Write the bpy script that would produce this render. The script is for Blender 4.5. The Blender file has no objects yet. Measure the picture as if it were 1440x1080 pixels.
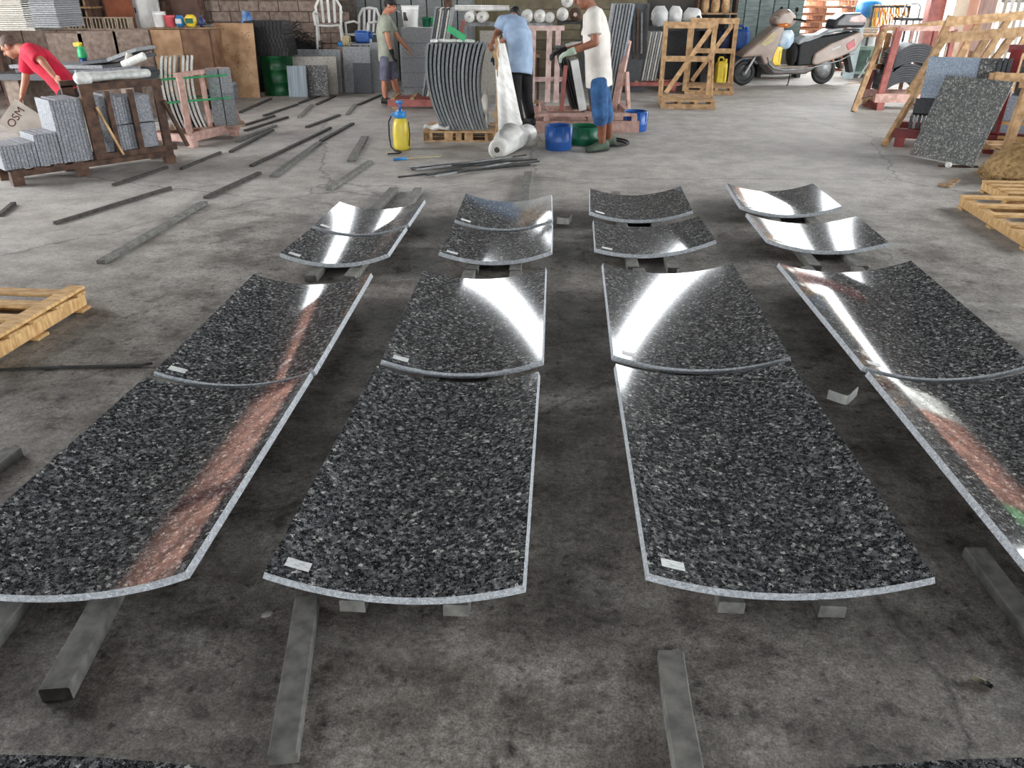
import bpy, math, random
from mathutils import Vector, Matrix
random.seed(7)
R = math.radians
SC = bpy.context.scene
COL = SC.collection

# ------------------------------------------------------------------ camera, world, exposure
CAM_H = 1.6; F_PX = 1081.0; VPX, VPY = 790.0, -14.0
PITCH = math.atan((540 - VPY) / F_PX)
YAW = math.atan((VPX - 720) / (F_PX / math.cos(PITCH)))
cam_d = bpy.data.cameras.new('camera'); cam = bpy.data.objects.new('camera', cam_d); COL.objects.link(cam)
cam.location = (0, 0, CAM_H); cam.rotation_euler = (math.pi / 2 - PITCH, 0, YAW)
cam_d.sensor_fit = 'HORIZONTAL'; cam_d.sensor_width = 36; cam_d.lens = F_PX / 1440 * 36
cam_d.clip_start = 0.05; cam_d.clip_end = 200
SC.camera = cam
SC.view_settings.view_transform = 'Standard'; SC.view_settings.look = 'None'
SC.view_settings.gamma = 1.0; SC.view_settings.use_curve_mapping = False
SC.view_settings.exposure = 1.58
W = bpy.data.worlds.new('overcast_sky'); SC.world = W; W.use_nodes = True
_bg = W.node_tree.nodes['Background']; _bg.inputs[0].default_value = (0.93, 0.97, 1.0, 1); _bg.inputs[1].default_value = 5.6

def portal(loc, size, rot):
    l = bpy.data.lights.new('daylight_portal', 'AREA'); l.shape = 'RECTANGLE'; l.size, l.size_y = size
    l.cycles.is_portal = True
    o = bpy.data.objects.new('daylight_portal', l); COL.objects.link(o); o.location = loc; o.rotation_euler = rot
XL, XR, YB, YF, ROOF = -10.5, 11.5, 18.0, -9.0, 6.3
portal((XL, 8.0, 2.9), (5.8, 7), (0, R(-90), 0))           # open side bays, left and right of the slabs
portal((XR, 8.0, 2.9), (5.8, 7), (0, R(90), 0))
portal((0.5, YB, 4.95), (14, .75), (R(-90), 0, 0))          # strip under the eaves at the far end
portal((-3.25, YB, 2.35), (3.5, 1.3), (R(-90), 0, 0))       # out-of-view strip added in the back wall to brighten the floor
portal((.5, YF, 2.0), (21, 1.4), (R(90), 0, 0))             # unseen band added in the front wall to light the slab front edges
portal((8.3, YB, 1.65), (6.0, 3.3), (R(-90), 0, 0))          # open bay at the far end

# ------------------------------------------------------------------ helpers
_fw = Vector((-math.sin(YAW) * math.cos(PITCH), math.cos(YAW) * math.cos(PITCH), -math.sin(PITCH)))
_rt = Vector((math.cos(YAW), math.sin(YAW), 0)); _up = _rt.cross(_fw)
def _ray(x, y): return _fw * F_PX + _rt * (x - 720) + _up * (540 - y)
def G(x, y, z=0.0):                       # point of the horizontal plane z
    d = _ray(x, y); return Vector((0, 0, CAM_H)) + d * ((z - CAM_H) / d.z)
def DV(x, y, Y):                          # point of the vertical plane Y
    d = _ray(x, y); return Vector((0, 0, CAM_H)) + d * (Y / d.y)

def s2l(c):
    return tuple(((v / 255) / 12.92 if v / 255 <= .04045 else ((v / 255 + .055) / 1.055) ** 2.4) for v in c)

MATS = {}
def mat(name, c1, c2=None, scale=8.0, rough=0.7, bump=0.0, metal=0.0, detail=6, stretch=(1, 1, 1), spec=0.5, lo=.35, hi=.65, trans=0):
    if name in MATS: return MATS[name]
    m = bpy.data.materials.new(name); m.use_nodes = True; n = m.node_tree.nodes; l = m.node_tree.links
    b = n['Principled BSDF']; b.inputs['Roughness'].default_value = rough; b.inputs['Metallic'].default_value = metal
    b.inputs['Specular IOR Level'].default_value = spec
    if trans: b.inputs['Transmission Weight'].default_value = trans
    c2 = c2 or tuple(v * .75 for v in c1)
    tc = n.new('ShaderNodeTexCoord'); oi = n.new('ShaderNodeObjectInfo'); mp = n.new('ShaderNodeMapping')
    mul = n.new('ShaderNodeMath'); mul.operation = 'MULTIPLY'; mul.inputs[1].default_value = 37.0
    l.new(oi.outputs['Random'], mul.inputs[0]); l.new(tc.outputs['Object'], mp.inputs['Vector']); l.new(mul.outputs[0], mp.inputs['Location'])
    mp.inputs['Scale'].default_value = stretch
    nz = n.new('ShaderNodeTexNoise'); nz.inputs['Scale'].default_value = scale; nz.inputs['Detail'].default_value = detail
    l.new(mp.outputs[0], nz.inputs['Vector'])
    r = n.new('ShaderNodeValToRGB'); r.color_ramp.elements[0].position = lo; r.color_ramp.elements[1].position = hi
    r.color_ramp.elements[0].color = (*s2l(c2), 1); r.color_ramp.elements[1].color = (*s2l(c1), 1)
    l.new(nz.outputs['Fac'], r.inputs[0])
    hs = n.new('ShaderNodeHueSaturation'); mr = n.new('ShaderNodeMapRange')
    mr.inputs['To Min'].default_value = .86; mr.inputs['To Max'].default_value = 1.12
    l.new(oi.outputs['Random'], mr.inputs['Value']); l.new(mr.outputs[0], hs.inputs['Value']); l.new(r.outputs[0], hs.inputs['Color'])
    l.new(hs.outputs[0], b.inputs['Base Color'])
    if bump:
        bp = n.new('ShaderNodeBump'); bp.inputs['Strength'].default_value = bump; bp.inputs['Distance'].default_value = .01
        l.new(nz.outputs['Fac'], bp.inputs['Height']); l.new(bp.outputs[0], b.inputs['Normal'])
    MATS[name] = m; return m

def granite(name, stops, scale=80, rough=.1, fine=210, mixf=.35, spec=.5):
    if name in MATS: return MATS[name]
    m = bpy.data.materials.new(name); m.use_nodes = True; n = m.node_tree.nodes; l = m.node_tree.links
    b = n['Principled BSDF']; b.inputs['Roughness'].default_value = rough; b.inputs['Specular IOR Level'].default_value = spec
    tc = n.new('ShaderNodeTexCoord'); oi = n.new('ShaderNodeObjectInfo'); mp = n.new('ShaderNodeMapping')
    mul = n.new('ShaderNodeMath'); mul.operation = 'MULTIPLY'; mul.inputs[1].default_value = 23.0
    l.new(oi.outputs['Random'], mul.inputs[0]); l.new(tc.outputs['Object'], mp.inputs['Vector']); l.new(mul.outputs[0], mp.inputs['Location'])
    nz = n.new('ShaderNodeTexNoise'); nz.inputs['Scale'].default_value = scale * 1.5; nz.inputs['Detail'].default_value = 2
    ad = n.new('ShaderNodeMixRGB'); ad.blend_type = 'LINEAR_LIGHT'; ad.inputs[0].default_value = .012
    l.new(mp.outputs[0], nz.inputs['Vector']); l.new(mp.outputs[0], ad.inputs[1]); l.new(nz.outputs['Color'], ad.inputs[2])
    def layer(sc):
        v = n.new('ShaderNodeTexVoronoi'); v.inputs['Scale'].default_value = sc; l.new(ad.outputs[0], v.inputs['Vector'])
        sp = n.new('ShaderNodeSeparateColor'); l.new(v.outputs['Color'], sp.inputs[0])
        r = n.new('ShaderNodeValToRGB'); cr = r.color_ramp
        while len(cr.elements) < len(stops): cr.elements.new(.5)
        for e, (p, c) in zip(cr.elements, stops): e.position = p; e.color = (*s2l(c), 1)
        l.new(sp.outputs[0], r.inputs[0]); return r
    a = layer(scale); c = layer(fine)
    mx = n.new('ShaderNodeMixRGB'); mx.inputs[0].default_value = mixf
    l.new(a.outputs[0], mx.inputs[1]); l.new(c.outputs[0], mx.inputs[2]); l.new(mx.outputs[0], b.inputs['Base Color'])
    MATS[name] = m; return m

class MB:
    def __init__(s): s.v = []; s.f = []; s.m = []
    def add(s, vs, fs, mi=0):
        o = len(s.v); s.v += [tuple(v) for v in vs]; s.f += [tuple(i + o for i in f) for f in fs]; s.m += [mi] * len(fs); return s
    def box(s, c, d, M=None, mi=0):
        c = Vector(c); vs = []
        for sx in (-1, 1):
            for sy in (-1, 1):
                for sz in (-1, 1):
                    p = Vector((sx * d[0] / 2, sy * d[1] / 2, sz * d[2] / 2)); vs.append(c + (M @ p if M else p))
        return s.add(vs, [(0, 1, 3, 2), (4, 6, 7, 5), (0, 4, 5, 1), (2, 3, 7, 6), (0, 2, 6, 4), (1, 5, 7, 3)], mi)
    def bar(s, p0, p1, w, h, up=(0, 0, 1), mi=0):
        p0, p1 = Vector(p0), Vector(p1); d = (p1 - p0); L = d.length; d.normalize(); up = Vector(up)
        sd = d.cross(up)
        if sd.length < 1e-4: sd = d.cross(Vector((1, 0, 0)))
        sd.normalize(); u = sd.cross(d)
        M = Matrix((d, sd, u)).transposed(); return s.box((p0 + p1) / 2, (L, w, h), M, mi)
    def ring(s, c, a, b, n): return [c + a * math.cos(2 * math.pi * i / n) + b * math.sin(2 * math.pi * i / n) for i in range(n)]
    def loft(s, rings, n=16, mi=0, caps=True):       # rings: (centre, vec_a, vec_b)
        vs = []; fs = []
        for c, a, b in rings: vs += s.ring(Vector(c), Vector(a), Vector(b), n)
        for k in range(len(rings) - 1):
            for i in range(n):
                j = (i + 1) % n; fs.append((k * n + i, k * n + j, (k + 1) * n + j, (k + 1) * n + i))
        if caps: fs.append(tuple(range(n - 1, -1, -1))); fs.append(tuple((len(rings) - 1) * n + i for i in range(n)))
        return s.add(vs, fs, mi)
    def tube(s, pts, r, n=8, mi=0, closed=False):
        pts = [Vector(p) for p in pts]; rs = r if isinstance(r, (list, tuple)) else [r] * len(pts)
        rings = []; pa = None
        for i, p in enumerate(pts):
            d = (pts[min(i + 1, len(pts) - 1)] - pts[max(i - 1, 0)])
            if closed: d = pts[(i + 1) % len(pts)] - pts[i - 1]
            d.normalize()
            a = (pa - d * pa.dot(d)) if pa else d.orthogonal()
            if a.length < 1e-5: a = d.orthogonal()
            a.normalize(); pa = a; rings.append((p, a * rs[i], d.cross(a) * rs[i]))
        if closed:
            o = len(s.v); s.loft(rings, n, mi, False); k = len(rings)
            for i in range(n): s.f.append((o + (k - 1) * n + i, o + (k - 1) * n + (i + 1) % n, o + (i + 1) % n, o + i)); s.m.append(mi)
            return s
        return s.loft(rings, n, mi)
    def lathe(s, prof, c=(0, 0, 0), n=20, M=None, mi=0, sx=1, sy=1):   # prof (r, z)
        c = Vector(c); I = M or Matrix.Identity(3)
        return s.loft([(c + I @ Vector((0, 0, z)), I @ Vector((max(r, 1e-4) * sx, 0, 0)), I @ Vector((0, max(r, 1e-4) * sy, 0))) for r, z in prof], n, mi)
    def ell(s, c, r, M=None, nu=14, nv=9, mi=0):
        r = (r, r, r) if not isinstance(r, (tuple, list)) else r; I = M or Matrix.Identity(3)
        return s.loft([(Vector(c) + I @ Vector((0, 0, r[2] * -math.cos(math.pi * (k + .001 if k == 0 else k - .001 if k == nv else k) / nv))),
                        I @ Vector((r[0] * max(math.sin(math.pi * k / nv), 1e-3), 0, 0)), I @ Vector((0, r[1] * max(math.sin(math.pi * k / nv), 1e-3), 0))) for k in range(nv + 1)], nu, mi)
    def caps(s, p0, p1, r0, r1, n=12, mi=0):
        p0, p1 = Vector(p0), Vector(p1); d = p1 - p0; L = max(d.length, 1e-5); d = d / L; a = d.orthogonal().normalized(); b = d.cross(a); rg = []
        for k in range(1, 5):
            t = math.pi / 2 * k / 4; rg.append((p0 - d * r0 * math.cos(t), a * r0 * math.sin(t), b * r0 * math.sin(t)))
        for k in range(4, 0, -1):
            t = math.pi / 2 * k / 4; rg.append((p1 + d * r1 * math.cos(t), a * r1 * math.sin(t), b * r1 * math.sin(t)))
        return s.loft(rg, n, mi)
    def prism(s, poly, o, ax, ay, d0, d1, mi=0):      # polygon in plane (ax, ay), extruded along ax x ay
        o, ax, ay = Vector(o), Vector(ax), Vector(ay); nn = ax.cross(ay).normalized(); n = len(poly)
        vs = [o + ax * x + ay * y + nn * d0 for x, y in poly] + [o + ax * x + ay * y + nn * d1 for x, y in poly]
        return s.add(vs, [tuple(range(n - 1, -1, -1)), tuple(range(n, 2 * n))] + [(i, (i + 1) % n, n + (i + 1) % n, n + i) for i in range(n)], mi)
    def sheet(s, fn, nu, nv, th, mi=0):               # thick sheet from fn(u,v) -> (point, normal)
        top = []; bot = []
        for j in range(nv + 1):
            for i in range(nu + 1):
                p, nn = fn(i / nu, j / nv); p = Vector(p); nn = Vector(nn); top.append(p); bot.append(p - nn * th)
        k = len(top); w = nu + 1; fs = []
        for j in range(nv):
            for i in range(nu):
                a = j * w + i; fs.append((a, a + 1, a + w + 1, a + w)); fs.append((k + a, k + a + w, k + a + w + 1, k + a + 1))
        for i in range(nu):
            fs.append((i, k + i, k + i + 1, i + 1)); a = nv * w + i; fs.append((a, a + 1, k + a + 1, k + a))
        for j in range(nv):
            a = j * w; fs.append((a, a + w, k + a + w, k + a)); a = j * w + nu; fs.append((a, k + a, k + a + w, a + w))
        return s.add(top + bot, fs, mi)
    def mesh(s, name, mats, smooth=False):
        me = bpy.data.meshes.new(name); me.from_pydata(s.v, [], s.f)
        for m in (mats if isinstance(mats, (list, tuple)) else [mats]): me.materials.append(m)
        me.polygons.foreach_set('material_index', s.m)
        if smooth: me.polygons.foreach_set('use_smooth', [True] * len(s.f))
        me.update(); return me
    def build(s, name, mats, parent=None, smooth=False, loc=None, bevel=0, world=False):
        if world and parent is not None:
            iv = parent.matrix_basis.inverted(); s.v = [tuple(iv @ Vector(v)) for v in s.v]
        me = s.mesh(name, mats, smooth); o = bpy.data.objects.new(name, me); COL.objects.link(o)
        if smooth == 'auto': pass
        if parent is not None: o.parent = parent
        if loc is not None: o.location = loc
        if bevel:
            bm = o.modifiers.new('bevel', 'BEVEL'); bm.width = bevel; bm.segments = 2; bm.limit_method = 'ANGLE'
        return o

def tag(o, label, cat, group=None):
    o['label'] = label; o['category'] = cat
    if group: o['group'] = group
    return o
def thing(name, label, cat, loc=(0, 0, 0), rz=0, group=None):
    o = bpy.data.objects.new(name, None); COL.objects.link(o); o.location = loc; o.rotation_euler = (0, 0, rz)
    o.empty_display_size = .1; o.matrix_basis = Matrix.Translation(Vector(loc)) @ Matrix.Rotation(rz, 4, 'Z')
    return tag(o, label, cat, group)
def struct(o): o['kind'] = 'structure'; return o
def part(o, label): o['label'] = label; return o
_bc = {}
def pbox(name, parent, c, d, m, M=None, bevel=0):      # one box-shaped piece, mesh data shared between alike pieces
    key = (name, tuple(round(x, 3) for x in d), m.name)
    if key not in _bc: _bc[key] = MB().box((0, 0, 0), d).mesh(name, m)
    o = bpy.data.objects.new(name, _bc[key]); COL.objects.link(o)
    if parent is not None: o.parent = parent
    MM = (M.to_4x4() if M else Matrix.Identity(4)); MM.translation = Vector(c); o.matrix_basis = MM
    if bevel:
        b = o.modifiers.new('bevel', 'BEVEL'); b.width = bevel; b.segments = 1
    return o
def pbar(name, parent, p0, p1, w, h, m, up=(0, 0, 1)):
    p0, p1 = Vector(p0), Vector(p1); d = p1 - p0; L = d.length; d.normalize(); sd = d.cross(Vector(up))
    if sd.length < 1e-4: sd = d.cross(Vector((1, 0, 0)))
    sd.normalize(); u = sd.cross(d); return pbox(name, parent, (p0 + p1) / 2, (L, w, h), m, Matrix((d, sd, u)).transposed())
def rotx(a): return Matrix.Rotation(a, 3, 'X')
def roty(a): return Matrix.Rotation(a, 3, 'Y')
def rotz(a): return Matrix.Rotation(a, 3, 'Z')
def dup(root, loc, rz, label=None, group=None):
    r = root.copy(); COL.objects.link(r); r.location = loc; r.rotation_euler = (0, 0, rz)
    if label: r['label'] = label
    if group: r['group'] = group
    for ch in list(root.children):
        c = ch.copy(); COL.objects.link(c); c.parent = r
        for g in list(ch.children):
            d = g.copy(); COL.objects.link(d); d.parent = c
    return r

# ------------------------------------------------------------------ materials
wood_new = mat('pale_pine', (214, 178, 124), (178, 136, 84), 14, .7, .1, stretch=(1, 4, 1))
wood_old = mat('weathered_timber', (168, 138, 104), (118, 92, 66), 16, .8, .2)
wood_dark = mat('dark_stained_timber', (92, 66, 50), (56, 38, 30), 14, .8, .2)
wood_tan = mat('tan_timber', (196, 160, 118), (150, 116, 80), 14, .75, .15)
wood_pink = mat('pinkish_timber', (204, 168, 156), (172, 134, 122), 14, .75, .1)
plywood = mat('plywood', (196, 160, 124), (160, 122, 88), 6, .75, .05)
plywood_dk = mat('brown_board', (142, 108, 84), (112, 82, 62), 7, .8)
red_paint = mat('dark_red_steel', (142, 46, 46), (104, 32, 34), 9, .5, .05)
red_brown = mat('red_brown_steel', (166, 94, 86), (134, 72, 66), 9, .55)
grey_stone = mat('grey_stone', (148, 150, 152), (112, 114, 116), 60, .75, .05)
lite_stone = mat('pale_stone', (186, 182, 172), (158, 152, 142), 40, .7)
blue_stone = mat('blue_grey_stone', (154, 164, 174), (122, 132, 142), 70, .6)
dark_stone = mat('charcoal_stone', (74, 76, 80), (48, 50, 54), 60, .55)
strip_stone = mat('dusty_stone_strip', (126, 124, 118), (92, 91, 87), 22, .85, .25)
strip_dark = mat('dark_strip', (78, 73, 68), (50, 47, 44), 22, .8, .2)
white_pl = mat('white_plastic', (230, 230, 226), (200, 200, 196), 5, .4)
white_film = mat('white_film', (232, 230, 224), (196, 194, 190), 9, .35, .25)
white_sack = mat('white_sack', (226, 226, 222), (182, 182, 182), 7, .6, .5)
foam = mat('white_foam', (228, 228, 222), (196, 198, 194), 20, .8, .2)
blue_pl = mat('blue_plastic', (42, 96, 172), (26, 70, 138), 6, .42)
blue_lt = mat('light_blue_plastic', (52, 142, 208), (30, 104, 170), 6, .42)
navy_pl = mat('navy_plastic', (36, 62, 120), (24, 42, 88), 6, .42)
green_pl = mat('green_plastic', (24, 108, 74), (14, 76, 52), 6, .45)
green_drum = mat('green_drum_paint', (22, 104, 56), (10, 66, 36), 5, .35, .1)
green_strap = mat('green_strap', (58, 182, 116), (40, 140, 88), 9, .5)
yellow_pl = mat('yellow_plastic', (232, 206, 62), (206, 170, 40), 6, .4)
yellow_tank = mat('yellow_translucent_tank', (240, 218, 92), (222, 196, 60), 4, .35)
orange_hose = mat('orange_hose', (236, 160, 50), (206, 122, 30), 6, .45)
black_rub = mat('black_rubber', (30, 30, 31), (16, 16, 17), 20, .7)
black_mesh = mat('black_net', (36, 34, 33), (18, 17, 17), 30, .6, .4)
black_cloth = mat('black_cloth', (26, 26, 29), (14, 14, 16), 12, .9, .2)
steel = mat('grey_steel', (150, 152, 152), (108, 108, 108), 9, .45, .05, .5)
steel_dk = mat('dark_steel', (66, 66, 66), (40, 40, 40), 12, .55, .1, .4)
conc_block = mat('brown_grey_block', (150, 134, 122), (116, 100, 90), 12, .9, .35)
mortar = mat('mortar', (92, 82, 74), (72, 64, 58), 20, .95)
wall_olive = mat('olive_brown_wall', (124, 114, 92), (98, 90, 74), 5, .9)
grey_wrap = mat('grey_tile_stack', (132, 136, 134), (104, 108, 108), 9, .8, .1, stretch=(1, 1, 14))
paper = mat('paper_label', (232, 234, 232), (176, 180, 184), 140, .7, lo=.3, hi=.5, stretch=(.12, 1, 1))
straw = mat('straw', (176, 146, 100), (128, 100, 64), 20, .9)
skin = mat('skin', (190, 132, 104), (168, 110, 86), 8, .55)
skin_dk = mat('tanned_skin', (150, 96, 72), (124, 76, 56), 8, .55)
hair_blk = mat('black_hair', (24, 21, 20), (12, 11, 11), 40, .6, .3)
hair_sh = mat('cropped_hair', (92, 72, 62), (66, 50, 44), 60, .7, .2)

blue_pearl = granite('polished_dark_granite', [(0, (12, 12, 14)), (.38, (28, 29, 31)), (.6, (72, 74, 77)), (.84, (118, 120, 122)), (.96, (164, 165, 162)), (1, (236, 235, 226))], 100, .07, 240, .3, .62)
sawn_edge = granite('sawn_granite_edge', [(0, (108, 112, 116)), (.4, (150, 154, 158)), (.7, (186, 190, 194)), (1, (222, 226, 230))], 150, .75, 330, .5, .3)
grey_granite = granite('grey_granite', [(0, (74, 76, 80)), (.35, (108, 110, 114)), (.7, (142, 144, 150)), (1, (186, 188, 194))], 120, .6, 260, .5, .3)
speck_granite = granite('speckled_granite', [(0, (34, 34, 36)), (.5, (66, 66, 68)), (.8, (112, 112, 110)), (1, (196, 194, 186))], 60, .3, 160, .4, .5)
blue_granite = granite('pale_blue_granite', [(0, (96, 108, 124)), (.4, (138, 152, 170)), (.8, (170, 184, 200)), (1, (208, 216, 226))], 120, .45, 260, .5, .4)

def floor_mat():
    m = bpy.data.materials.new('stained_concrete'); m.use_nodes = True; n = m.node_tree.nodes; l = m.node_tree.links
    b = n['Principled BSDF']; tc = n.new('ShaderNodeTexCoord')
    def noise(sc, det, st=(1, 1, 1), rgh=.6):
        mp = n.new('ShaderNodeMapping'); mp.inputs['Scale'].default_value = st; l.new(tc.outputs['Object'], mp.inputs[0])
        z = n.new('ShaderNodeTexNoise'); z.inputs['Scale'].default_value = sc; z.inputs['Detail'].default_value = det; z.inputs['Roughness'].default_value = rgh
        l.new(mp.outputs[0], z.inputs['Vector']); return z
    def ramp(src, a, ca, bb, cb):
        r = n.new('ShaderNodeValToRGB'); e = r.color_ramp.elements; e[0].position = a; e[1].position = bb; e[0].color = (*s2l(ca), 1); e[1].color = (*s2l(cb), 1)
        l.new(src, r.inputs[0]); return r
    def mix(f, a, c, mode='MULTIPLY'):
        x = n.new('ShaderNodeMixRGB'); x.blend_type = mode; x.inputs[0].default_value = f; l.new(a, x.inputs[1]); l.new(c, x.inputs[2]); return x
    big = noise(.55, 5); mid = noise(3.2, 8, rgh=.7); fine = noise(46, 6, rgh=.75); blot = noise(8.5, 6, rgh=.65); spk = noise(24, 4, rgh=.6); grit = noise(150, 3); dust = noise(1.4, 7, (1, 3.2, 1), .7)
    c0 = ramp(big.outputs['Fac'], .35, (182, 175, 166), .68, (206, 200, 192))
    c1 = mix(.85, c0.outputs[0], ramp(mid.outputs['Fac'], .36, (150, 146, 142), .6, (255, 255, 255)).outputs[0])
    c2 = mix(.8, c1.outputs[0], ramp(blot.outputs['Fac'], .33, (120, 115, 110), .46, (255, 255, 255)).outputs[0])
    c2 = mix(.8, c2.outputs[0], ramp(spk.outputs['Fac'], .3, (110, 106, 102), .42, (255, 255, 255)).outputs[0])
    c2 = mix(.6, c2.outputs[0], ramp(grit.outputs['Fac'], .35, (130, 128, 126), .6, (255, 255, 255)).outputs[0])
    c3 = mix(.7, c2.outputs[0], ramp(fine.outputs['Fac'], .3, (150, 148, 146), .66, (255, 255, 255)).outputs[0])
    c4 = mix(.22, c3.outputs[0], ramp(dust.outputs['Fac'], .52, (0, 0, 0), .72, (200, 196, 188)).outputs[0], 'SCREEN')
    # pale stone dust past the slab patch, lightened further in place of missing daylight
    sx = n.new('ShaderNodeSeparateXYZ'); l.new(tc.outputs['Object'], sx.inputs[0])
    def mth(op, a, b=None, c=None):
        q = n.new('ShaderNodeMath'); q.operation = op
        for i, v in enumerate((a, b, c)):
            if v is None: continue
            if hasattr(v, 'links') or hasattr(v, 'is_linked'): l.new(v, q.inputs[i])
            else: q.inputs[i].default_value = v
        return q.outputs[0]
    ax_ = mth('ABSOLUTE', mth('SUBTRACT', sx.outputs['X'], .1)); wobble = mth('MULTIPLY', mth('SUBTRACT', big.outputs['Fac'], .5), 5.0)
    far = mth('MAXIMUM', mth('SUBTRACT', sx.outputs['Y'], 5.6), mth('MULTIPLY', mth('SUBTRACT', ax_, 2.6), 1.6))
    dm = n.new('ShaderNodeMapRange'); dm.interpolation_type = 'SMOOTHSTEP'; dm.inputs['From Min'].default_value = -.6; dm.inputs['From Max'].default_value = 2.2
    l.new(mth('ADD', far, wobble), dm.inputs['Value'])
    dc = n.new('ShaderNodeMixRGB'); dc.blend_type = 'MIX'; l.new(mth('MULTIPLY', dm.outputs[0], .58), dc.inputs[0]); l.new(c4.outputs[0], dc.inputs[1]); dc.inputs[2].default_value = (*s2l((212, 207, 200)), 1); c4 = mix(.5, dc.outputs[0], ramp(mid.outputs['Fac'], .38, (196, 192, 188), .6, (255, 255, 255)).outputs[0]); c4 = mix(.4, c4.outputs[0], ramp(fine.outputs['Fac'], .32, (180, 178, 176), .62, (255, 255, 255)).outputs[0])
    # fine cracks
    vo = n.new('ShaderNodeTexVoronoi'); vo.feature = 'DISTANCE_TO_EDGE'; vo.inputs['Scale'].default_value = .23
    wob = noise(2.5, 4); wm = n.new('ShaderNodeMixRGB'); wm.blend_type = 'LINEAR_LIGHT'; wm.inputs[0].default_value = .16
    l.new(tc.outputs['Object'], wm.inputs[1]); l.new(wob.outputs['Color'], wm.inputs[2]); l.new(wm.outputs[0], vo.inputs['Vector'])
    c5 = mix(.5, c4.outputs[0], ramp(vo.outputs['Distance'], .0008, (70, 66, 62), .0026, (255, 255, 255)).outputs[0])
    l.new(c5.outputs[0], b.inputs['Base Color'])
    rr = n.new('ShaderNodeMapRange'); rr.inputs['To Min'].default_value = .55; rr.inputs['To Max'].default_value = .85
    l.new(mid.outputs['Fac'], rr.inputs[0]); l.new(rr.outputs[0], b.inputs['Roughness']); b.inputs['Specular IOR Level'].default_value = .35
    ad = n.new('ShaderNodeMath'); ad.operation = 'ADD'; l.new(fine.outputs['Fac'], ad.inputs[0]); l.new(mid.outputs['Fac'], ad.inputs[1])
    bp = n.new('ShaderNodeBump'); bp.inputs['Strength'].default_value = .3; bp.inputs['Distance'].default_value = .012
    l.new(ad.outputs[0], bp.inputs['Height']); l.new(bp.outputs[0], b.inputs['Normal'])
    return m
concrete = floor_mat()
yard = mat('pale_yard_concrete', (176, 170, 160), (150, 144, 134), 2, .9)
roof_m = mat('dark_roof_sheet', (52, 52, 54), (36, 36, 38), 3, .8)
shed_m = mat('shed_wall_sheet', (98, 94, 90), (74, 70, 66), 3, .85)

# ------------------------------------------------------------------ the shed
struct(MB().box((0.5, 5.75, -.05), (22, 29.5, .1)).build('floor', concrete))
struct(MB().box((6, 18, -.12), (90, 80, .1)).build('ground', yard))
roof = MB()
NR = 44
for k in range(NR):     # corrugated sheets, ridge along the shed
    x0 = XL - .8 + (XR - XL + 1.6) * k / NR; x1 = XL - .8 + (XR - XL + 1.6) * (k + 1) / NR
    h = lambda x: ROOF + 1.5 * (1 - abs((x - .5) / 11.8))
    z0, z1 = h(x0), h(x1); y0, y1 = YF - .8, YB + .8
    roof.add([(x0, y0, z0), (x1, y0, z1), (x1, y1, z1), (x0, y1, z0), (x0, y0, z0 + .06), (x1, y0, z1 + .06), (x1, y1, z1 + .06), (x0, y1, z0 + .06)],
             [(0, 3, 2, 1), (4, 5, 6, 7), (0, 1, 5, 4), (2, 3, 7, 6), (1, 2, 6, 5), (0, 4, 7, 3)])
struct(roof.build('ceiling', roof_m))
wl = MB(); wl.box((XL - .1, 14.0, 1.5), (.2, 8.4, 3.0)); wl.box((XL - .1, -2.35, 3.1), (.2, 13.7, 6.2)); wl = struct(wl.build('wall_left', shed_m))
wr = MB(); wr.box((XR + .1, 14.85, 1.5), (.2, 6.7, 3.0)); wr.box((XR + .1, -2.35, 3.1), (.2, 13.7, 6.2)); wr = struct(wr.build('wall_right', shed_m))
wf = MB(); wf.box((.5, YF - .1, .65), (22, .2, 1.3)); wf.box((.5, YF - .1, 4.75), (22, .2, 4.1)); struct(wf.build('wall_front', shed_m))
wb = MB(); wb.box((-2.75, YB + .1, .85), (15.5, .2, 1.7)); wb.box((-2.75, YB + .1, 3.8), (15.5, .2, 1.6)); wb.box((-7.75, YB + .1, 2.35), (5.5, .2, 1.3)); wb.box((1.75, YB + .1, 2.35), (6.5, .2, 1.3)); wb.box((.5, YB + .1, 6.4), (22, .2, 2.2)); wb.box((8.25, YB + .1, 3.95), (6.5, .2, 1.3))
for x0, x1 in ((-1.0, 1.2), (7, 11.5)): wb.box(((x0 + x1) / 2, YB + .1, 4.95), (x1 - x0, .2, .7))
wb = struct(wb.build('wall_back', shed_m))
def sheet_mat(name, c):
    m = bpy.data.materials.new(name); m.use_nodes = True; n = m.node_tree.nodes; l = m.node_tree.links
    n.remove(n['Principled BSDF']); o = n['Material Output']; t = n.new('ShaderNodeBsdfTranslucent'); d = n.new('ShaderNodeBsdfDiffuse'); mx = n.new('ShaderNodeMixShader')
    nz = n.new('ShaderNodeTexNoise'); nz.inputs['Scale'].default_value = 1.1; nz.inputs['Detail'].default_value = 3; tc = n.new('ShaderNodeTexCoord'); l.new(tc.outputs['Object'], nz.inputs['Vector'])
    r = n.new('ShaderNodeValToRGB'); r.color_ramp.elements[0].position = .38; r.color_ramp.elements[1].position = .62
    r.color_ramp.elements[0].color = (*[v * .62 for v in c], 1); r.color_ramp.elements[1].color = (*c, 1); l.new(nz.outputs['Fac'], r.inputs[0])
    for s in (t, d): l.new(r.outputs[0], s.inputs[0])
    mx.inputs[0].default_value = .7; l.new(d.outputs[0], mx.inputs[1]); l.new(t.outputs[0], mx.inputs[2]); l.new(mx.outputs[0], o.inputs[0]); return m
fr_pink = sheet_mat('pink_translucent_sheet', (.62, .44, .38)); fr_green = sheet_mat('green_translucent_sheet', (.36, .52, .36)); fr_white = sheet_mat('white_translucent_sheet', (.95, .95, .92))
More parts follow.
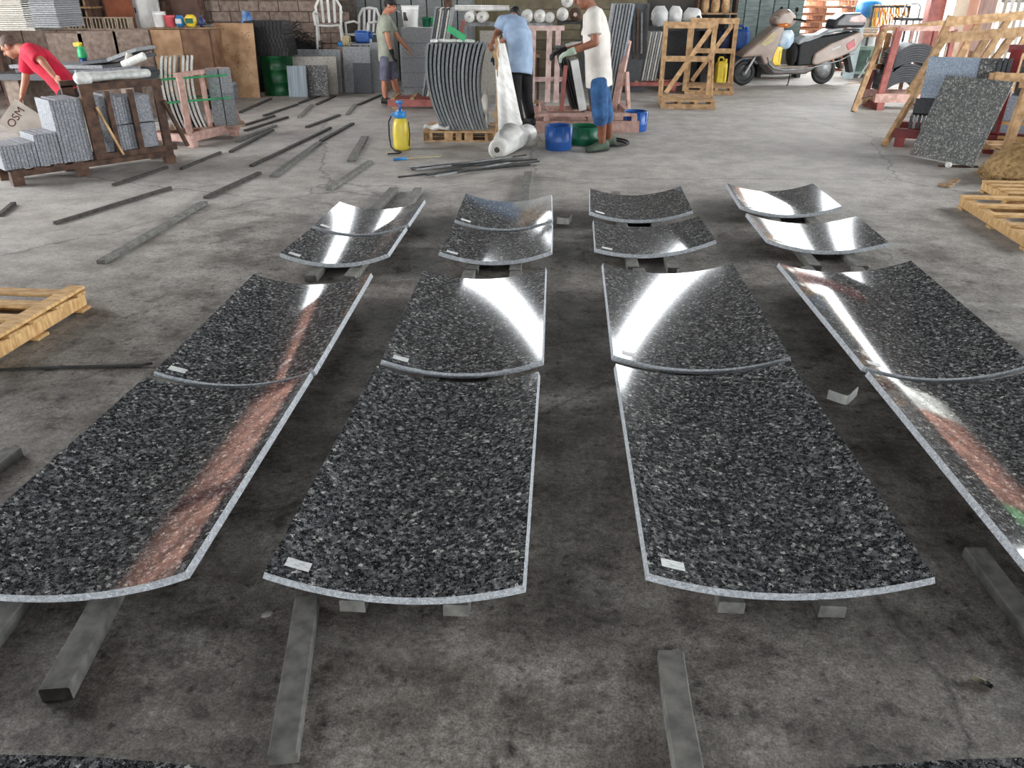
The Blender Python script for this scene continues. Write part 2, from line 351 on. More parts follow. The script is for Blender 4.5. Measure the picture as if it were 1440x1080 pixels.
for side, X in ((wl, XL), (wr, XR)):  # unseen coloured sheets, added for the bands they mirror in the slabs
    for k in range(5):
        y0 = 11.5 + 1.3 * k
        m = (fr_pink, fr_pink, fr_green, fr_pink, fr_white, fr_pink)[(k * 5 + (2 if X > 0 else 0)) % 6] if X > 0 else fr_pink
        zz = (3.0, 6.1)
        pbox('added_light_sheet', side, (X, y0 + .65, (zz[0] + zz[1]) / 2), (.012, 1.297, zz[1] - zz[0]), m)
for k in range(2): pbox('added_light_sheet', wl, (XL, 8.6 + 1.45 * k + .725, 4.55), (.012, 1.447, 3.1), fr_pink)
for k in range(3): pbox('added_light_sheet', wb, (-9.9 + 1.2 * k, YB + .05, 4.95), (1.18, .012, .7), fr_pink)
for k in range(6):
    struct(MB().box((XL + .18, YF + 5.0 * k + 2, 3.15), (.25, .25, 6.3)).build('trim_%d' % (k + 1), red_brown))
# across the yard: pale building and low wall beyond the open bay
yb = MB(); yb.box((14, 30.1, 2.5), (26, .2, 5.0)); yb = struct(yb.build('wall_yard', mat('white_render', (226, 222, 214), (206, 200, 190), 2, .9)))

# ------------------------------------------------------------------ curved granite slabs laid out on the floor
def curved_slab(FL, FR, BR, BL, z, sag, th, label, sticker=True, convex=False, group='curved slabs laid out in rows on the floor', tilt=0):
    cs = [Vector((p[0], p[1], 0)) for p in (FL, FR, BR, BL)]
    o0 = (cs[0] + cs[1] + cs[2] + cs[3]) / 4
    ax = (cs[1] + cs[2] - cs[0] - cs[3]).normalized(); rz = math.atan2(ax.y, ax.x)
    root_loc = Vector((o0.x, o0.y, z)); Mi = Matrix.Rotation(-rz, 3, 'Z')
    q = [Mi @ (c - o0) for c in cs]
    w = ((q[1] - q[0]).length + (q[2] - q[3]).length) / 2
    Rr = (w * w / 4 + sag * sag) / (2 * sag); th0 = math.asin(w / 2 / Rr); sgn = -1 if convex else 1
    def fn(u, v):
        a = (u * 2 - 1) * th0; t = .5 + math.sin(a) * Rr / w
        e0 = q[0].lerp(q[1], t); e1 = q[3].lerp(q[2], t); p = e0.lerp(e1, v)
        zz = Rr - Rr * math.cos(a); zz = th + (zz if not convex else sag - zz) + tilt * (t - .5)
        return (p.x, p.y, zz), (-math.sin(a) * sgn, 0, math.cos(a))
    mb = MB(); nu, nv = 36, 2; mb.sheet(fn, nu, nv, th)
    nt = nu * nv
    mb.m = [0 if (i < nt * 2 and i % 2 == 0) else 1 for i in range(len(mb.f))]
    o = mb.build('curved_slab', [blue_pearl, sawn_edge], None, False); o.location = root_loc; o.rotation_euler = (0, 0, rz)
    me = o.data; me.polygons.foreach_set('use_smooth', [i < nt * 2 for i in range(len(me.polygons))])
    me.attributes.new('sharp_edge', 'BOOLEAN', 'EDGE') if 'sharp_edge' not in me.attributes else None
    fset = {}
    for p in me.polygons:
        for ek in p.edge_keys: fset.setdefault(ek, []).append(p.index)
    at = me.attributes['sharp_edge'].data
    for e in me.edges:
        ps = fset.get(tuple(sorted(e.vertices)), [])
        if any(i >= nt * 2 for i in ps): at[e.index].value = True
    o.matrix_basis = Matrix.Translation(root_loc) @ Matrix.Rotation(rz, 4, 'Z')
    tag(o, label, 'stone slab', group)
    if sticker:
        L = (q[3] - q[0]).length; st = MB(); u0 = .055; du = .07 / w; v0 = .035 if L > 1 else .06; dv = .036 / L
        def sf(u, v):
            p, n = fn(u0 + du * u, v0 + dv * v); p = Vector(p) + Vector(n) * .0016; return p, n
        st.sheet(sf, 3, 1, .001); sk = st.build('paper_label', paper, o); part(sk, 'small white paper label')
    return o

ZC = .128
def C4(l): return [G(x, y, ZC) for x, y in l]
SL = {
 (1, 2): ([(372, 805), (735, 824), (757, 523), (530, 514)], 'near long slab in the second column from the loose pallet on bare floor'),
 (1, 3): ([(913, 807), (1314, 812), (1110, 507), (866, 512)], ''),
 (2, 2): ([(537, 506), (762, 507), (767, 376), (596, 379)], ''),
 (2, 3): ([(863, 500), (1111, 502), (1030, 370), (848, 370)], ''),
 (2, 1): ([(217, 522), (441, 521), (522, 384), (357, 386)], ''),
 (2, 4): ([(1215, 515), (1452, 512), (1281, 367), (1095, 370)], ''),
 (3, 1): ([(394, 356), (545, 357), (571, 319), (438, 321)], ''),
 (3, 2): ([(618, 354), (775, 353), (776, 313), (638, 315)], ''),
 (3, 3): ([(838, 346), (1006, 341), (982, 307), (835, 306)], ''),
 (3, 4): ([(1080, 337), (1250, 341), (1205, 304), (1050, 300)], ''),
 (4, 1): ([(440, 317), (574, 315), (597, 281), (478, 284)], ''),
 (4, 2): ([(640, 309), (776, 309), (775, 273), (655, 272)], ''),
 (4, 3): ([(830, 298), (974, 296), (957, 262), (830, 265)], ''),
 (4, 4): ([(1042, 290), (1183, 290), (1143, 258), (1022, 258)], ''),
}
colw = {1: 'in the pallet-side outermost column', 2: 'lined up with the bar bundle',
        3: 'lined up with the denim-shorts person', 4: 'in the skid-side outermost column'}
roww = {1: 'long curved polished granite slab at the open end', 2: 'long curved polished granite slab next to the short ones',
        3: 'short curved polished granite slab next to the long ones', 4: 'short curved polished granite slab nearest the workers'}
corner = {k: C4(v[0]) for k, v in SL.items()}
# the two outermost near slabs run out of the frame: continue their columns
def ext(c, L, gap=.03):
    FLv, FRv, BRv, BLv = c; dl = (BLv - FLv).normalized(); dr = (BRv - FRv).normalized()
    return [FLv - dl * (gap + L), FRv - dr * (gap + L), FRv - dr * gap, FLv - dl * gap]
corner[(1, 1)] = [Vector((-1.76, 1.56, 0)), G(260, 805, ZC), G(437, 524, ZC), G(205, 530, ZC)]
corner[(1, 4)] = ext(corner[(2, 4)], 1.33, .05)
Z0 = .036
for k in sorted(corner):
    c = corner[k]
    curved_slab(*c, Z0, .068, .026, roww[k[0]] + ' ' + colw[k[1]], tilt=(.035 if k == (3, 3) else 0))
_b = G(375, 1090, .056); _a = G(-330, 1088, .056)
curved_slab(_a + Vector((0, -.7, 0)), _b + Vector((0, -.7, 0)), _b, _a, .03, .065, .026, 'curved granite slab lying arch side up ahead of the first sleeper ends', sticker=False, convex=True, group='arched slabs at the open end')
_a = G(1085, 1092, .056); _b = G(1790, 1085, .056)
curved_slab(_a + Vector((0, -.7, 0)), _b + Vector((0, -.7, 0)), _b, _a, .03, .055, .026, 'curved granite slab lying arch side up beside the lone sleeper', sticker=False, convex=True, group='arched slabs at the open end')

# ------------------------------------------------------------------ stone sleepers under and beside the slabs
def strip(P, Q, w, h, m, name, label, cat, group, jit=True):
    P = Vector(P); Q = Vector(Q); P.z = Q.z = 0; d = Q - P; L = d.length; a = math.atan2(d.y, d.x)
    mb = MB(); n = max(2, int(L / .25)); rg = []
    vs = []
    for i in range(n + 1):
        x = -L / 2 + L * i / n; e = (random.uniform(-.004, .004) if jit else 0)
        c = .004
        vs += [(x, -w / 2 + e, 0), (x, w / 2 + e, 0), (x, w / 2 + e, h - c), (x, w / 2 + e - c, h), (x, -w / 2 + e + c, h), (x, -w / 2 + e, h - c)]
    fs = []
    for i in range(n):
        for j in range(6):
            k = (j + 1) % 6; fs.append((i * 6 + j, i * 6 + k, (i + 1) * 6 + k, (i + 1) * 6 + j))
    fs += [tuple(range(5, -1, -1)), tuple(n * 6 + j for j in range(6))]
    mb.add(vs, fs); o = mb.build(name, m); o.location = (P + Q) / 2 + Vector((0, 0, .0005)); o.rotation_euler = (0, 0, a)
    return tag(o, label, cat, group)
SG = 'stone sleepers under the slabs'
def sleeper(P, Q, label, w=.075, h=.042): return strip(P, Q, w, h, strip_stone, 'stone_sleeper', label, 'stone strip', SG)
def colline(c0, c1, t, y0, y1):
    # a line under a column: t across the slab width, from y0 to y1
    a = c0[0].lerp(c0[1], t); b = c1[3].lerp(c1[2], t); d = (b - a) / (b.y - a.y)
    return a + d * (y0 - a.y), a + d * (y1 - a.y)
ytop = {1: 4.40, 2: 4.5, 3: 4.5, 4: 4.62}
for c, (ta, tb) in {2: (.33, .74), 3: (.3, .66), 4: (.3, .68)}.items():
    for t, wh in ((ta, 'left-hand'), (tb, 'right-hand')):
        P, Q = colline(corner[(1, c)], corner[(2, c)], t, corner[(1, c)][0].y - (.0 if c == 4 else .008), 4.44 + .1 * c - .06)
        sleeper(P, Q, 'grey stone sleeper under the long slabs, %s side, ' % ('pallet' if t == ta else 'skid') + colw[c])
sleeper(G(83, 985), G(83, 985) + (G(300, 560) - G(83, 985)).normalized() * 3.1, 'grey stone sleeper with exposed end under the long slabs beside the pallet')
sleeper(G(-60, 965), G(-60, 965) + (G(250, 560) - G(-60, 965)).normalized() * 2.75, 'grey stone sleeper under the outer side of the slabs beside the pallet')
for c, (ta, tb) in {1: (.34, .7), 2: (.3, .68), 3: (.3, .62), 4: (.33, .7)}.items():
    for t in (ta, tb):
        y0 = (4.42 if c == 1 else 4.40 + .1 * c); y1 = corner[(4, c)][3].y + (.12 if t == ta else .06)
        if c == 2 and t == tb: y1 = 7.55
        if c == 1: y1 = corner[(4, c)][3].y + .9
        if c == 3: y1 = corner[(4, c)][3].y + (.28 if t == ta else -.1)
        P, Q = colline(corner[(3, c)], corner[(4, c)], t, y0, y1)
        sleeper(P, Q, 'grey stone sleeper under the short slabs, %s side, ' % ('pallet' if t == ta else 'skid') + colw[c])
for P, Q, lb in (((432, 852), (398, 1075), 'grey stone strip running out from under the long slab lined up with the bars'),
                 ((941, 928), (968, 1100), 'grey stone sleeper lying alone on bare floor between the arched slabs'),
                 ((1368, 782), (1480, 930), 'grey stone sleeper in the gap beside the slabs near the battery'),
                 ((22, 640), (-40, 690), 'short thick stone strip lying between the pallet and the long slabs')):
    a, b = G(*P), G(*Q); sleeper(a, b, lb, .068, .035)

# loose thin strips on the bare floor
LS = [((78, 316), (240, 266), .03), ((142, 371), (288, 287), .06), ((290, 280), (365, 245), .05), ((0, 305), (20, 288), .04), ((255, 239), (310, 216), .03),
      ((354, 235), (465, 181), .04), ((384, 250), (449, 202), .07), ((451, 200), (496, 175), .05), ((432, 180), (477, 163), .05), ((324, 215), (384, 184), .04),
      ((334, 200), (387, 178), .06), ((345, 185), (404, 166), .04), ((341, 178), (386, 164), .04), ((371, 164), (418, 148), .04), ((421, 146), (449, 136), .04), ((421, 166), (439, 149), .06),
      ((446, 148), (471, 136), .05), ((489, 162), (500, 148), .06), ((505, 148), (535, 135), .05), ((494, 228), (513, 194), .09), ((462, 268), (521, 229), .06), ((338, 159), (381, 140), .05),
      ((160, 262), (236, 237), .03)]
for P, Q, w in LS:
    strip(G(*P), G(*Q), w, .025, strip_dark if w < .055 else strip_stone, 'stone_strip', ('thin dark strip lying loose on the bare concrete' if w < .055 else 'wide dusty grey stone strip lying loose on the bare concrete'), 'stone strip', 'loose strips on the bare floor')
rod = MB(); a, b = G(-30, 521, .008), G(200, 513, .008); rod.tube([a, a.lerp(b, .5) + Vector((0, .006, 0)), b, G(213, 511, .02)], .007, 8)
tag(rod.build('steel_rod', steel_dk, smooth=True), 'thin dark steel rod on the floor beside the wooden pallet', 'rod')
# spread bundle of bars
BB = [((577, 236), (735, 224)), ((578, 240), (752, 227)), ((580, 243), (740, 222)), ((585, 245), (720, 226)), ((560, 250), (690, 236)), ((600, 249), (705, 225)), ((612, 252), (730, 230)), ((590, 241), (755, 230)), ((605, 246), (745, 233)), ((576, 238), (700, 232)), ((615, 250), (758, 231))]
for i, (P, Q) in enumerate(BB):
    z = .008 + .011 * (i % 4); mb = MB(); mb.bar(G(P[0], P[1], 0) + Vector((0, 0, z)), G(Q[0], Q[1], 0) + Vector((0, 0, z)), .022, .014)
    tag(mb.build('flat_bar', steel_dk if i % 3 else steel), 'dark flat steel bar in the spread bundle on the floor', 'steel bar', 'bundle of bars on the floor')
# bent white corner brackets, battery, stone chip
def bracket(P, a, s, label):
    mb = MB(); d1 = Vector((math.cos(a), math.sin(a), 0)); d2 = Vector((math.cos(a + 1.5), math.sin(a + 1.5), 0)); z = Vector((0, 0, .022 * s))
    pts = [d1 * .12 * s, d1 * .02 * s, (d1 + d2) * .004 * s, d2 * .02 * s, d2 * .085 * s]
    for p, q in zip(pts, pts[1:]): mb.bar(p + z, q + z + (q - p).normalized() * .002, .004, .044 * s)
    o = mb.build('corner_bracket', foam); o.location = P; return tag(o, label, 'bracket', 'bent corner pieces on the floor')
bracket(G(1190, 570), R(52), 1.0, 'bent white corner strip on the floor beside the long slabs')
bracket(G(800, 316), R(80), 1.1, 'bent white corner strip on the floor between the short slabs')
mb = MB(); P = G(1381, 958, .0085); d = Vector((.8, -.6, 0)).normalized()
bt = thing('battery', 'small battery lying on the bare floor beside the lone sleeper', 'battery', P)
def rodp(p, q, r, n=12): return MB().tube([p, q], r, n)
rodp(d * -.024, d * .008, .0075).build('casing', mat('pale_casing', (170, 164, 140)), bt, True)
rodp(d * .008, d * .024, .0075).build('dark_band', steel_dk, bt, True); rodp(d * .024, d * .027, .003).build('terminal', steel, bt, True)
mb = MB(); mb.ell(G(375, 864, .006), (.018, .012, .006), rotz(.5), 7, 5); tag(mb.build('stone_chip', lite_stone), 'small pale stone chip on the floor beyond the slab corner', 'stone chip')

# ------------------------------------------------------------------ left side: crates of stone
def tbox(name, label, cat, group, root, c, d, m, M=None):     # a top-level box-shaped slab placed in the frame of another thing
    o = pbox(name, None, (0, 0, 0), d, m); MM = (M.to_4x4() if M else Matrix.Identity(4)); MM.translation = Vector(c)
    o.matrix_basis = (root.matrix_basis if root is not None else Matrix.Identity(4)) @ MM
    b = o.modifiers.new('bevel', 'BEVEL'); b.width = .002; b.segments = 1
    return tag(o, label, cat, group)

A = G(20, 263); B = G(247, 229); ANG = math.atan2((B - A).y, (B - A).x)
cr = thing('stone_crate', 'dark timber crate with upright frame holding grey granite plates', 'crate', A, ANG)
LU = (B - A).length
for v in (.03, .42): pbox('base_beam', cr, (LU / 2, v, .105), (LU, .07, .05), wood_dark)
for u in (.05, .62, LU - .04):
    for v in (.04, .41): pbox('leg', cr, (u, v, .04), (.1, .09, .08), wood_dark)
for k in range(9): pbox('deck_board', cr, (.08 + k * (LU - .16) / 8, .225, .137), (.1, .46, .014), wood_dark)
def post(u, v, h, w=.085, d=.04): return pbox('post', cr, (u, v, .144 + h / 2), (w, d, h), wood_dark)
post(.80, -.015, .63, .11); post(LU - .05, -.015, .63, .08); post(.98, -.015, .6, .045); post(1.2, -.015, .6, .05)
post(.80, .46, .63, .11); post(LU - .05, .46, .63, .08)
pbar('top_rail', cr, (.74, -.02, .79), (LU + .0, -.02, .79), .05, .06, wood_dark); pbar('top_rail', cr, (.74, .465, .79), (LU, .465, .79), .05, .06, wood_dark)
pbar('brace', cr, (LU - .02, -.045, .62), (LU + .14, -.045, .16), .045, .03, wood_dark)
pbar('brace', cr, (.85, -.045, .62), (1.0, -.045, .16), .03, .02, wood_tan)
pbox('front_rail', cr, (1.15, -.02, .165), (.8, .045, .05), wood_dark)
GP = 'granite plates on the dark crate'
def plates(root, u0, n, t, gap, v0, dep, z0, hts, m, label, group, name='stone_plate', lean=0):
    for k in range(n):
        h = hts[k % len(hts)] + random.uniform(-.004, .004)
        tbox(name, label, 'stone plate', group, root, (u0 + (k + .5) * (t + gap), v0 + dep / 2 + random.uniform(-.004, .004), z0 + h / 2 + .001), (t, dep, round(h, 2)), m, roty(lean) if lean else None)
plates(cr, -.03, 10, .026, .0035, .02, .38, .144, [.215], grey_granite, 'grey granite plate in the lowest stack beside the dark crate frame', GP)
plates(cr, .268, 7, .025, .003, .015, .38, .144, [.28], grey_granite, 'grey granite plate in the middle step of the stack on the crate', GP)
plates(cr, .468, 9, .027, .003, .0, .38, .144, [.56, .555], grey_granite, 'tall grey granite plate standing beside the crate post', GP)
tbox('stone_plate', 'wide grey granite plate framed between two crate posts', 'stone plate', GP, cr, (.905, .12, .144 + .28), (.095, .2, .55), grey_granite)
plates(cr, 1.005, 2, .028, .003, .02, .38, .144, [.56], grey_granite, 'narrow grey granite plate behind the thin crate post', GP)
for z0, hh in ((.144, .28), (.43, .25)):
    plates(cr, 1.068, 4, .026, .002, .02, .36, z0, [hh], grey_granite, 'short grey granite plate stacked in two tiers inside the crate', GP)
    tbox('stone_plate', ('lower' if z0 < .2 else 'upper') + ' wide speckled granite plate at the end of the crate', 'stone plate', GP, cr, (1.31, .15, z0 + hh / 2), (.17, .26, hh), grey_granite)
tube = MB().bar((1.0, -.008, .427), (1.45, -.008, .427), .006, .006).build('strap', black_rub, cr)
# foam-wrapped pieces on top of the crate
fw_ = thing('foam_roll', 'white foam sheet bundle lying on top of the dark crate', 'foam', cr.matrix_basis @ Vector((.93, .15, .865)), ANG)
mb = MB(); mb.loft([(Vector((x, 0, 0)), Vector((0, .085 + .012 * math.sin(x * 21), 0)), Vector((0, 0, .042 + .006 * math.cos(x * 17)))) for x in (-.12, -.1, -.02, .1, .25, .42, .55)], 14)
mb.build('wrapped_bundle', foam, fw_, True)
mb = MB(); mb.loft([(Vector((x, -.05, -.005)), Vector((0, .07 * k, .02 * k)), Vector((0, -.02 * k, .055 * k))) for x, k in ((-.16, .5), (-.14, .9), (-.07, 1.05), (-.03, .9), (-.01, .3))], 12); mb.build('folded_end', foam, fw_, True)
tbox('stone_plate', 'long grey granite strip lying across the top of the crate', 'stone plate', GP, cr, (1.2, .39, .868), (.62, .05, .09), grey_granite)

# pinkish crate with curved pale-edged slabs
C = G(272, 208); e = (G(339, 190) - C); ANG2 = math.atan2(e.y, e.x)
pk = thing('pink_crate', 'pinkish timber A-frame crate holding curved pale-edged slabs', 'crate', C, ANG2)
Lp_ = e.length; Dp = .62
for v in (.03, Dp - .03): pbox('base_beam', pk, (Lp_ / 2, v, .1), (Lp_, .05, .08), wood_pink)
for u in (.03, Lp_ / 2, Lp_ - .03): pbox('cross_beam', pk, (u, Dp / 2, .1), (.05, Dp - .112, .078), wood_pink)
for u in (.06, Lp_ - .06):
    for v in (.05, Dp - .05): pbox('foot', pk, (u, v, .03), (.09, .08, .06), wood_pink)
TZ = .74
for u, s in ((.14, 1), (Lp_ - .1, -1)):
    pbox('post', pk, (u, .13, .14 + (TZ - .14) / 2), (.06, .05, TZ - .14), wood_pink)
    pbar('brace', pk, (u - .02 * s, .10, TZ - .02), (u - .14 * s, .02, .14), .05, .035, wood_pink)
pbox('post', pk, (.52, .13, .14 + (TZ - .14) / 2), (.05, .04, TZ - .14), wood_pink)
pbox('top_rail', pk, (Lp_ / 2 + .02, .12, TZ + .02), (Lp_ - .1, .06, .045), wood_pink)
pbox('front_rail', pk, (Lp_ / 2, .0, .13), (Lp_, .03, .06), wood_pink)
def curved_plate(root, label, group, org, width, height, sag, t, m, axis='x', lean=0, lead=1, name='curved_plate', edge=None):
    # plate standing on edge: profile curve in (x, z), extruded along local y by width
    n = 12; mb = MB(); Rr = (height * height / 4 + sag * sag) / (2 * sag); th0 = math.asin(height / 2 / Rr)
    def fn(u, v):
        a = (u * 2 - 1) * th0; z = height / 2 + math.sin(a) * Rr; x = -(Rr * math.cos(a) - Rr * math.cos(th0)) * lead + lean * z
        return (x, (v - .5) * width, z), (math.cos(a) * lead, 0, -math.sin(a))
    mb.sheet(fn, n, 1, t)
    if edge: mb.m = [0 if i < 2 * n else 1 for i in range(len(mb.f))]
    o = mb.build(name, [m, edge] if edge else m); o.matrix_basis = root.matrix_basis @ Matrix.Translation(Vector(org)); return tag(o, label, 'stone plate', group)
edge_w = mat('white_sawn_edge', (214, 214, 208), (176, 178, 174), 60, .8)
PKR = thing('packing_board', 'thin timber board under the curved slabs in the pinkish crate', 'board', DV(246, 190, 9.32) * 1.0, R(24)); PKR.matrix_basis = Matrix.Translation(Vector((DV(246, 170, 9.32).x, 9.32, .141))) @ Matrix.Rotation(R(24), 4, 'Z')
pbox('board', PKR, (.36, .0, .006), (.85, .4, .012), wood_old); pbox('batten', PKR, (.36, -.195, .006), (.8, .01, .01), wood_pink)
for k in range(8):
    curved_plate(PKR, 'curved slab with pale sawn edge strapped in the pinkish crate', 'curved slabs in the pinkish crate', (.02 + k * .046, 0, .0125), .36, .76, .055, .026, dark_stone if k == 4 else grey_stone, lean=-.02, edge=edge_w if k != 4 else dark_stone)
for k, (z0, hh) in enumerate(((.141, .36), (.503, .26))):
    for j in range(2): tbox('stone_block', ('lower' if k == 0 else 'upper') + ' grey stone block packed in the pinkish crate', 'stone block', 'blocks in the pinkish crate', PKR, (.50 + j * .14, .0, z0 - .128 + hh / 2), (.13, .34, hh), grey_stone)
st = MB()
for z in (.3, .55):
    c = [(-.08, -.2), (-.08, .2), (.66, .2), (.66, -.2)]
    for i in range(4):
        p, q = c[i], c[(i + 1) % 4]; st.bar((p[0], p[1], z + .01 * i), (q[0], q[1], z + .01 * ((i + 1) % 4)), .004, .022)
st.bar((.5, -.203, .3), (.5, -.203, .6), .022, .004); st.build('green_strap', green_strap, PKR)

# man in red is built with the other people; printed board and dark bench behind the low stack
bd = thing('printed_board', 'pale printed cardboard sheet leaning behind the low granite stack', 'cardboard', DV(42, 188, 8.0), 0)
_ex = Vector((.82, 0, -.57)).normalized(); _ey = Vector((.5, .45, .72)); _ey = (_ey - _ex * _ey.dot(_ex)).normalized(); M_ = Matrix((_ex, _ey, _ex.cross(_ey))).transposed()
card = mat('pale_cardboard', (196, 184, 172), (168, 156, 146), 5, .8)
sh = pbox('sheet', bd, (0, 0, .1), (.44, .3, .012), card, M_)
tx = bpy.data.curves.new('lettering', 'FONT'); tx.body = 'OSM'; tx.size = .11; tx.extrude = .001
to = bpy.data.objects.new('lettering', tx); COL.objects.link(to); dg = bpy.context.evaluated_depsgraph_get()
me = bpy.data.meshes.new_from_object(to.evaluated_get(dg)); bpy.data.objects.remove(to)
lo = bpy.data.objects.new('lettering', me); COL.objects.link(lo); me.materials.append(mat('dark_red_ink', (96, 42, 38))); lo.parent = bd
lo.matrix_basis = Matrix.Translation(Vector((0, 0, .1))) @ M_.to_4x4() @ Matrix.Translation(Vector((-.08, -.12, .0075))) @ Matrix.Rotation(R(90), 4, 'Z')

# ------------------------------------------------------------------ back left: block wall and its clutter
def Bx(name, label, cat, px0, px1, py0, py1, Y, dep, m, group=None, name_part=None):
    a = DV(px0, py1, Y); b = DV(px1, py0, Y); return a, b
# brown block wall behind the drum and plywood: single blocks with recessed joints
WY = 15.5
wbk = struct(MB().box((-7.3, WY + .14, .86), (7.0, .16, 1.72)).build('wall_block', mortar))
bw, bh = .37, .178
for r in range(10):
    for k in range(15):
        x = -8.9 + (k + (.5 if r % 2 else 0)) * bw
        if x > -4.05: continue
        pbox('block', wbk, (x, WY + .03 + random.uniform(-.004, .004), .09 + r * bh), (bw - .014, .09, bh - .012), conc_block)
# low wall with hollow blocks on top
HY = 13.9
lw = struct(MB().box((-9.0, HY + .2, .5), (3.4, .3, 1.0)).build('wall_low', mortar))
for r in range(3):
    for k in range(5):
        x = -10.4 + (k + .5 * (r % 2)) * .62 + .3
        if x + .3 > -7.25: continue
        pbox('block', lw, (x, HY + .02, .17 + r * .33), (.60, .09, .315), conc_block)
hb = MB(); w_, h_, d_ = .205, .19, .2
hb.box((0, d_ / 2, .008), (w_, d_, .016)).box((0, d_ / 2, h_ - .008), (w_, d_, .016)).box((0, d_ - .01, h_ / 2), (w_, .02, h_ - .032), mi=1)
for i in range(4): hb.box((-w_ / 2 + .011 + i * (w_ - .022) / 3, d_ / 2 - .012, h_ / 2), (.022 if i in (0, 3) else .02, d_ - .024, h_ - .033))
hme = hb.mesh('hollow_block', [mat('pale_hollow_block', (172, 156, 138), (140, 126, 110), 14, .9, .2), steel_dk])
for k in range(9):
    o = bpy.data.objects.new('hollow_block', hme); COL.objects.link(o); o.location = (-9.1 + k * .214, HY + .02, 1.002); tag(o, 'hollow concrete block with dark slots in a row on the low wall', 'block', 'hollow blocks on the low wall')
# stacks of thin slabs at the far left
def stack(label, px0, px1, py_top, py_bot, Y, dep, n, m, rz=0, group='stacks of thin slabs'):
    a = DV(px0, py_bot, Y); b = DV(px1, py_top, Y); w = b.x - a.x; h = b.z - a.z; t = h / n
    for k in range(n):
        tbox('thin_slab', label, 'stone slab', group, None, ((a.x + b.x) / 2 + random.uniform(-.006, .006), Y + dep / 2, a.z + t * (k + .5)), (round(w, 3), dep, t - .004), m, rotz(rz))
    return a, b
p1_ = thing('stack_stand', 'dark timber stand under the stacks of thin slabs', 'stand', (-9.0, 11.2, 0))
pbox('top_beam', p1_, (0, 0, .86), (2.2, .7, .08), wood_dark)
for x in (-1.0, 0, 1.0):
    for y in (-.28, .28): pbox('leg', p1_, (x, y, .41), (.1, .1, .82), wood_dark)
stack('pale thin slab in the stack on the dark stand', -60, 37, -8, 43, 11.0, .6, 17, lite_stone)
stack('grey thin slab in the darker stack on the dark stand', 38, 73, -8, 39, 11.0, .6, 15, grey_stone)
# rack of dark boxes, rust board, white cabinet and brown door above the low wall
rk = thing('brick_rack', 'dark timber rack stacked with bricks behind the hollow blocks', 'rack', (-8.95, 14.6, 0))
for x in (-.75, 0, .75): pbox('post', rk, (x, 0, .85), (.07, .4, 1.7), wood_dark)
for z in (1.1, 1.33, 1.55): pbox('shelf', rk, (0, 0, z), (1.6, .45, .03), wood_old)
for z in (1.115, 1.345):
    for k in range(13): tbox('brick', 'dark brick standing on the timber rack', 'brick', 'bricks on the rack', None, (-9.62 + k * .11 + (.0 if k < 6 else .05), 14.56, z + .085), (.06, .3, .16), steel_dk if k % 3 else wood_old)
tbox('rust_board', 'rust-coloured sheet standing behind the hollow blocks', 'board', None, None, ((DV(147, 10, 14.7).x + DV(187, 10, 14.7).x) / 2, 14.7, .8), (.5, .04, 1.6), mat('rust_board', (150, 86, 56), (120, 66, 44), 4, .8))
cb = thing('white_cabinet', 'narrow white cabinet standing behind the hollow blocks', 'cabinet', (DV(198, 10, 14.8).x, 14.8, 0))
pbox('body', cb, (0, .2, .8), (.3, .4, 1.6), white_pl); pbox('door', cb, (0, -.008, .8), (.27, .014, 1.52), white_pl); pbox('handle', cb, (-.1, -.025, 1.28), (.015, .02, .09), steel_dk)
dr = thing('brown_door', 'dark brown timber door leaf standing against the block wall', 'door', (DV(258, 5, 15.3).x, 15.3, 0))
pbox('leaf', dr, (0, .05, .85), (.72, .05, 1.7), mat('dark_brown_door', (96, 70, 58), (74, 52, 44), 5, .7))
for x in (-.3, .3): pbox('stile', dr, (x, .018, .85), (.08, .014, 1.68), wood_dark)
# big grey blocks and stone bench behind the crates
for k, (x0, x1, t, b_) in enumerate(((70, 112, 47, 88), (113, 160, 44, 82), (162, 206, 42, 80))):
    a = DV(x0, b_, 12.9); c = DV(x1, t, 12.9)
    tbox('stone_block', ('first', 'second', 'third')[k] + ' large rough grey block along the low wall, counted from the slab stand', 'stone block', 'rough blocks below the low wall', None, ((a.x + c.x) / 2, 13.2, c.z / 2), (round(c.x - a.x - .02, 2), .5, round(c.z, 2)), conc_block)
bn = thing('slab_bench', 'low bench piled with dark flat slabs behind the crates', 'bench', (-6.6, 11.0, 0))
for x in (-.8, .8): pbox('support', bn, (x, 0, .26), (.2, .6, .52), conc_block)
pbox('top', bn, (0, 0, .56), (2.1, .7, .08), dark_stone)
for k, (dx, dy, z, w, ry) in enumerate(((0.1, .05, .625, 1.7, 0), (-.2, .1, .675, 1.3, 0), (.55, .12, .76, .8, -.1), (.75, .1, .83, .45, -.3))):
    tbox('flat_slab', ('widest', 'second', 'tilted', 'small steeply tilted')[k] + ' dark flat slab piled on the low bench', 'stone slab', 'slabs on the bench', bn, (dx, dy, z), (w, .55, .045), dark_stone if k % 2 == 0 else grey_stone, roty(ry))
for k, (x, y, a, lb) in enumerate(((178, 92, 1.15, 'pale cardboard tube propped on the bench'), (188, 85, .35, 'white foam tube lying on the bench beside the crates'))):
    P = DV(x, y, 10.6); d = Vector((math.cos(a), .1, math.sin(a))).normalized(); o = MB().tube([P - d * .16, P + d * .16], .04 + .01 * k, 14).build('foam_tube', foam if k else lite_stone, smooth=False); tag(o, lb, 'tube', 'tubes on the bench')
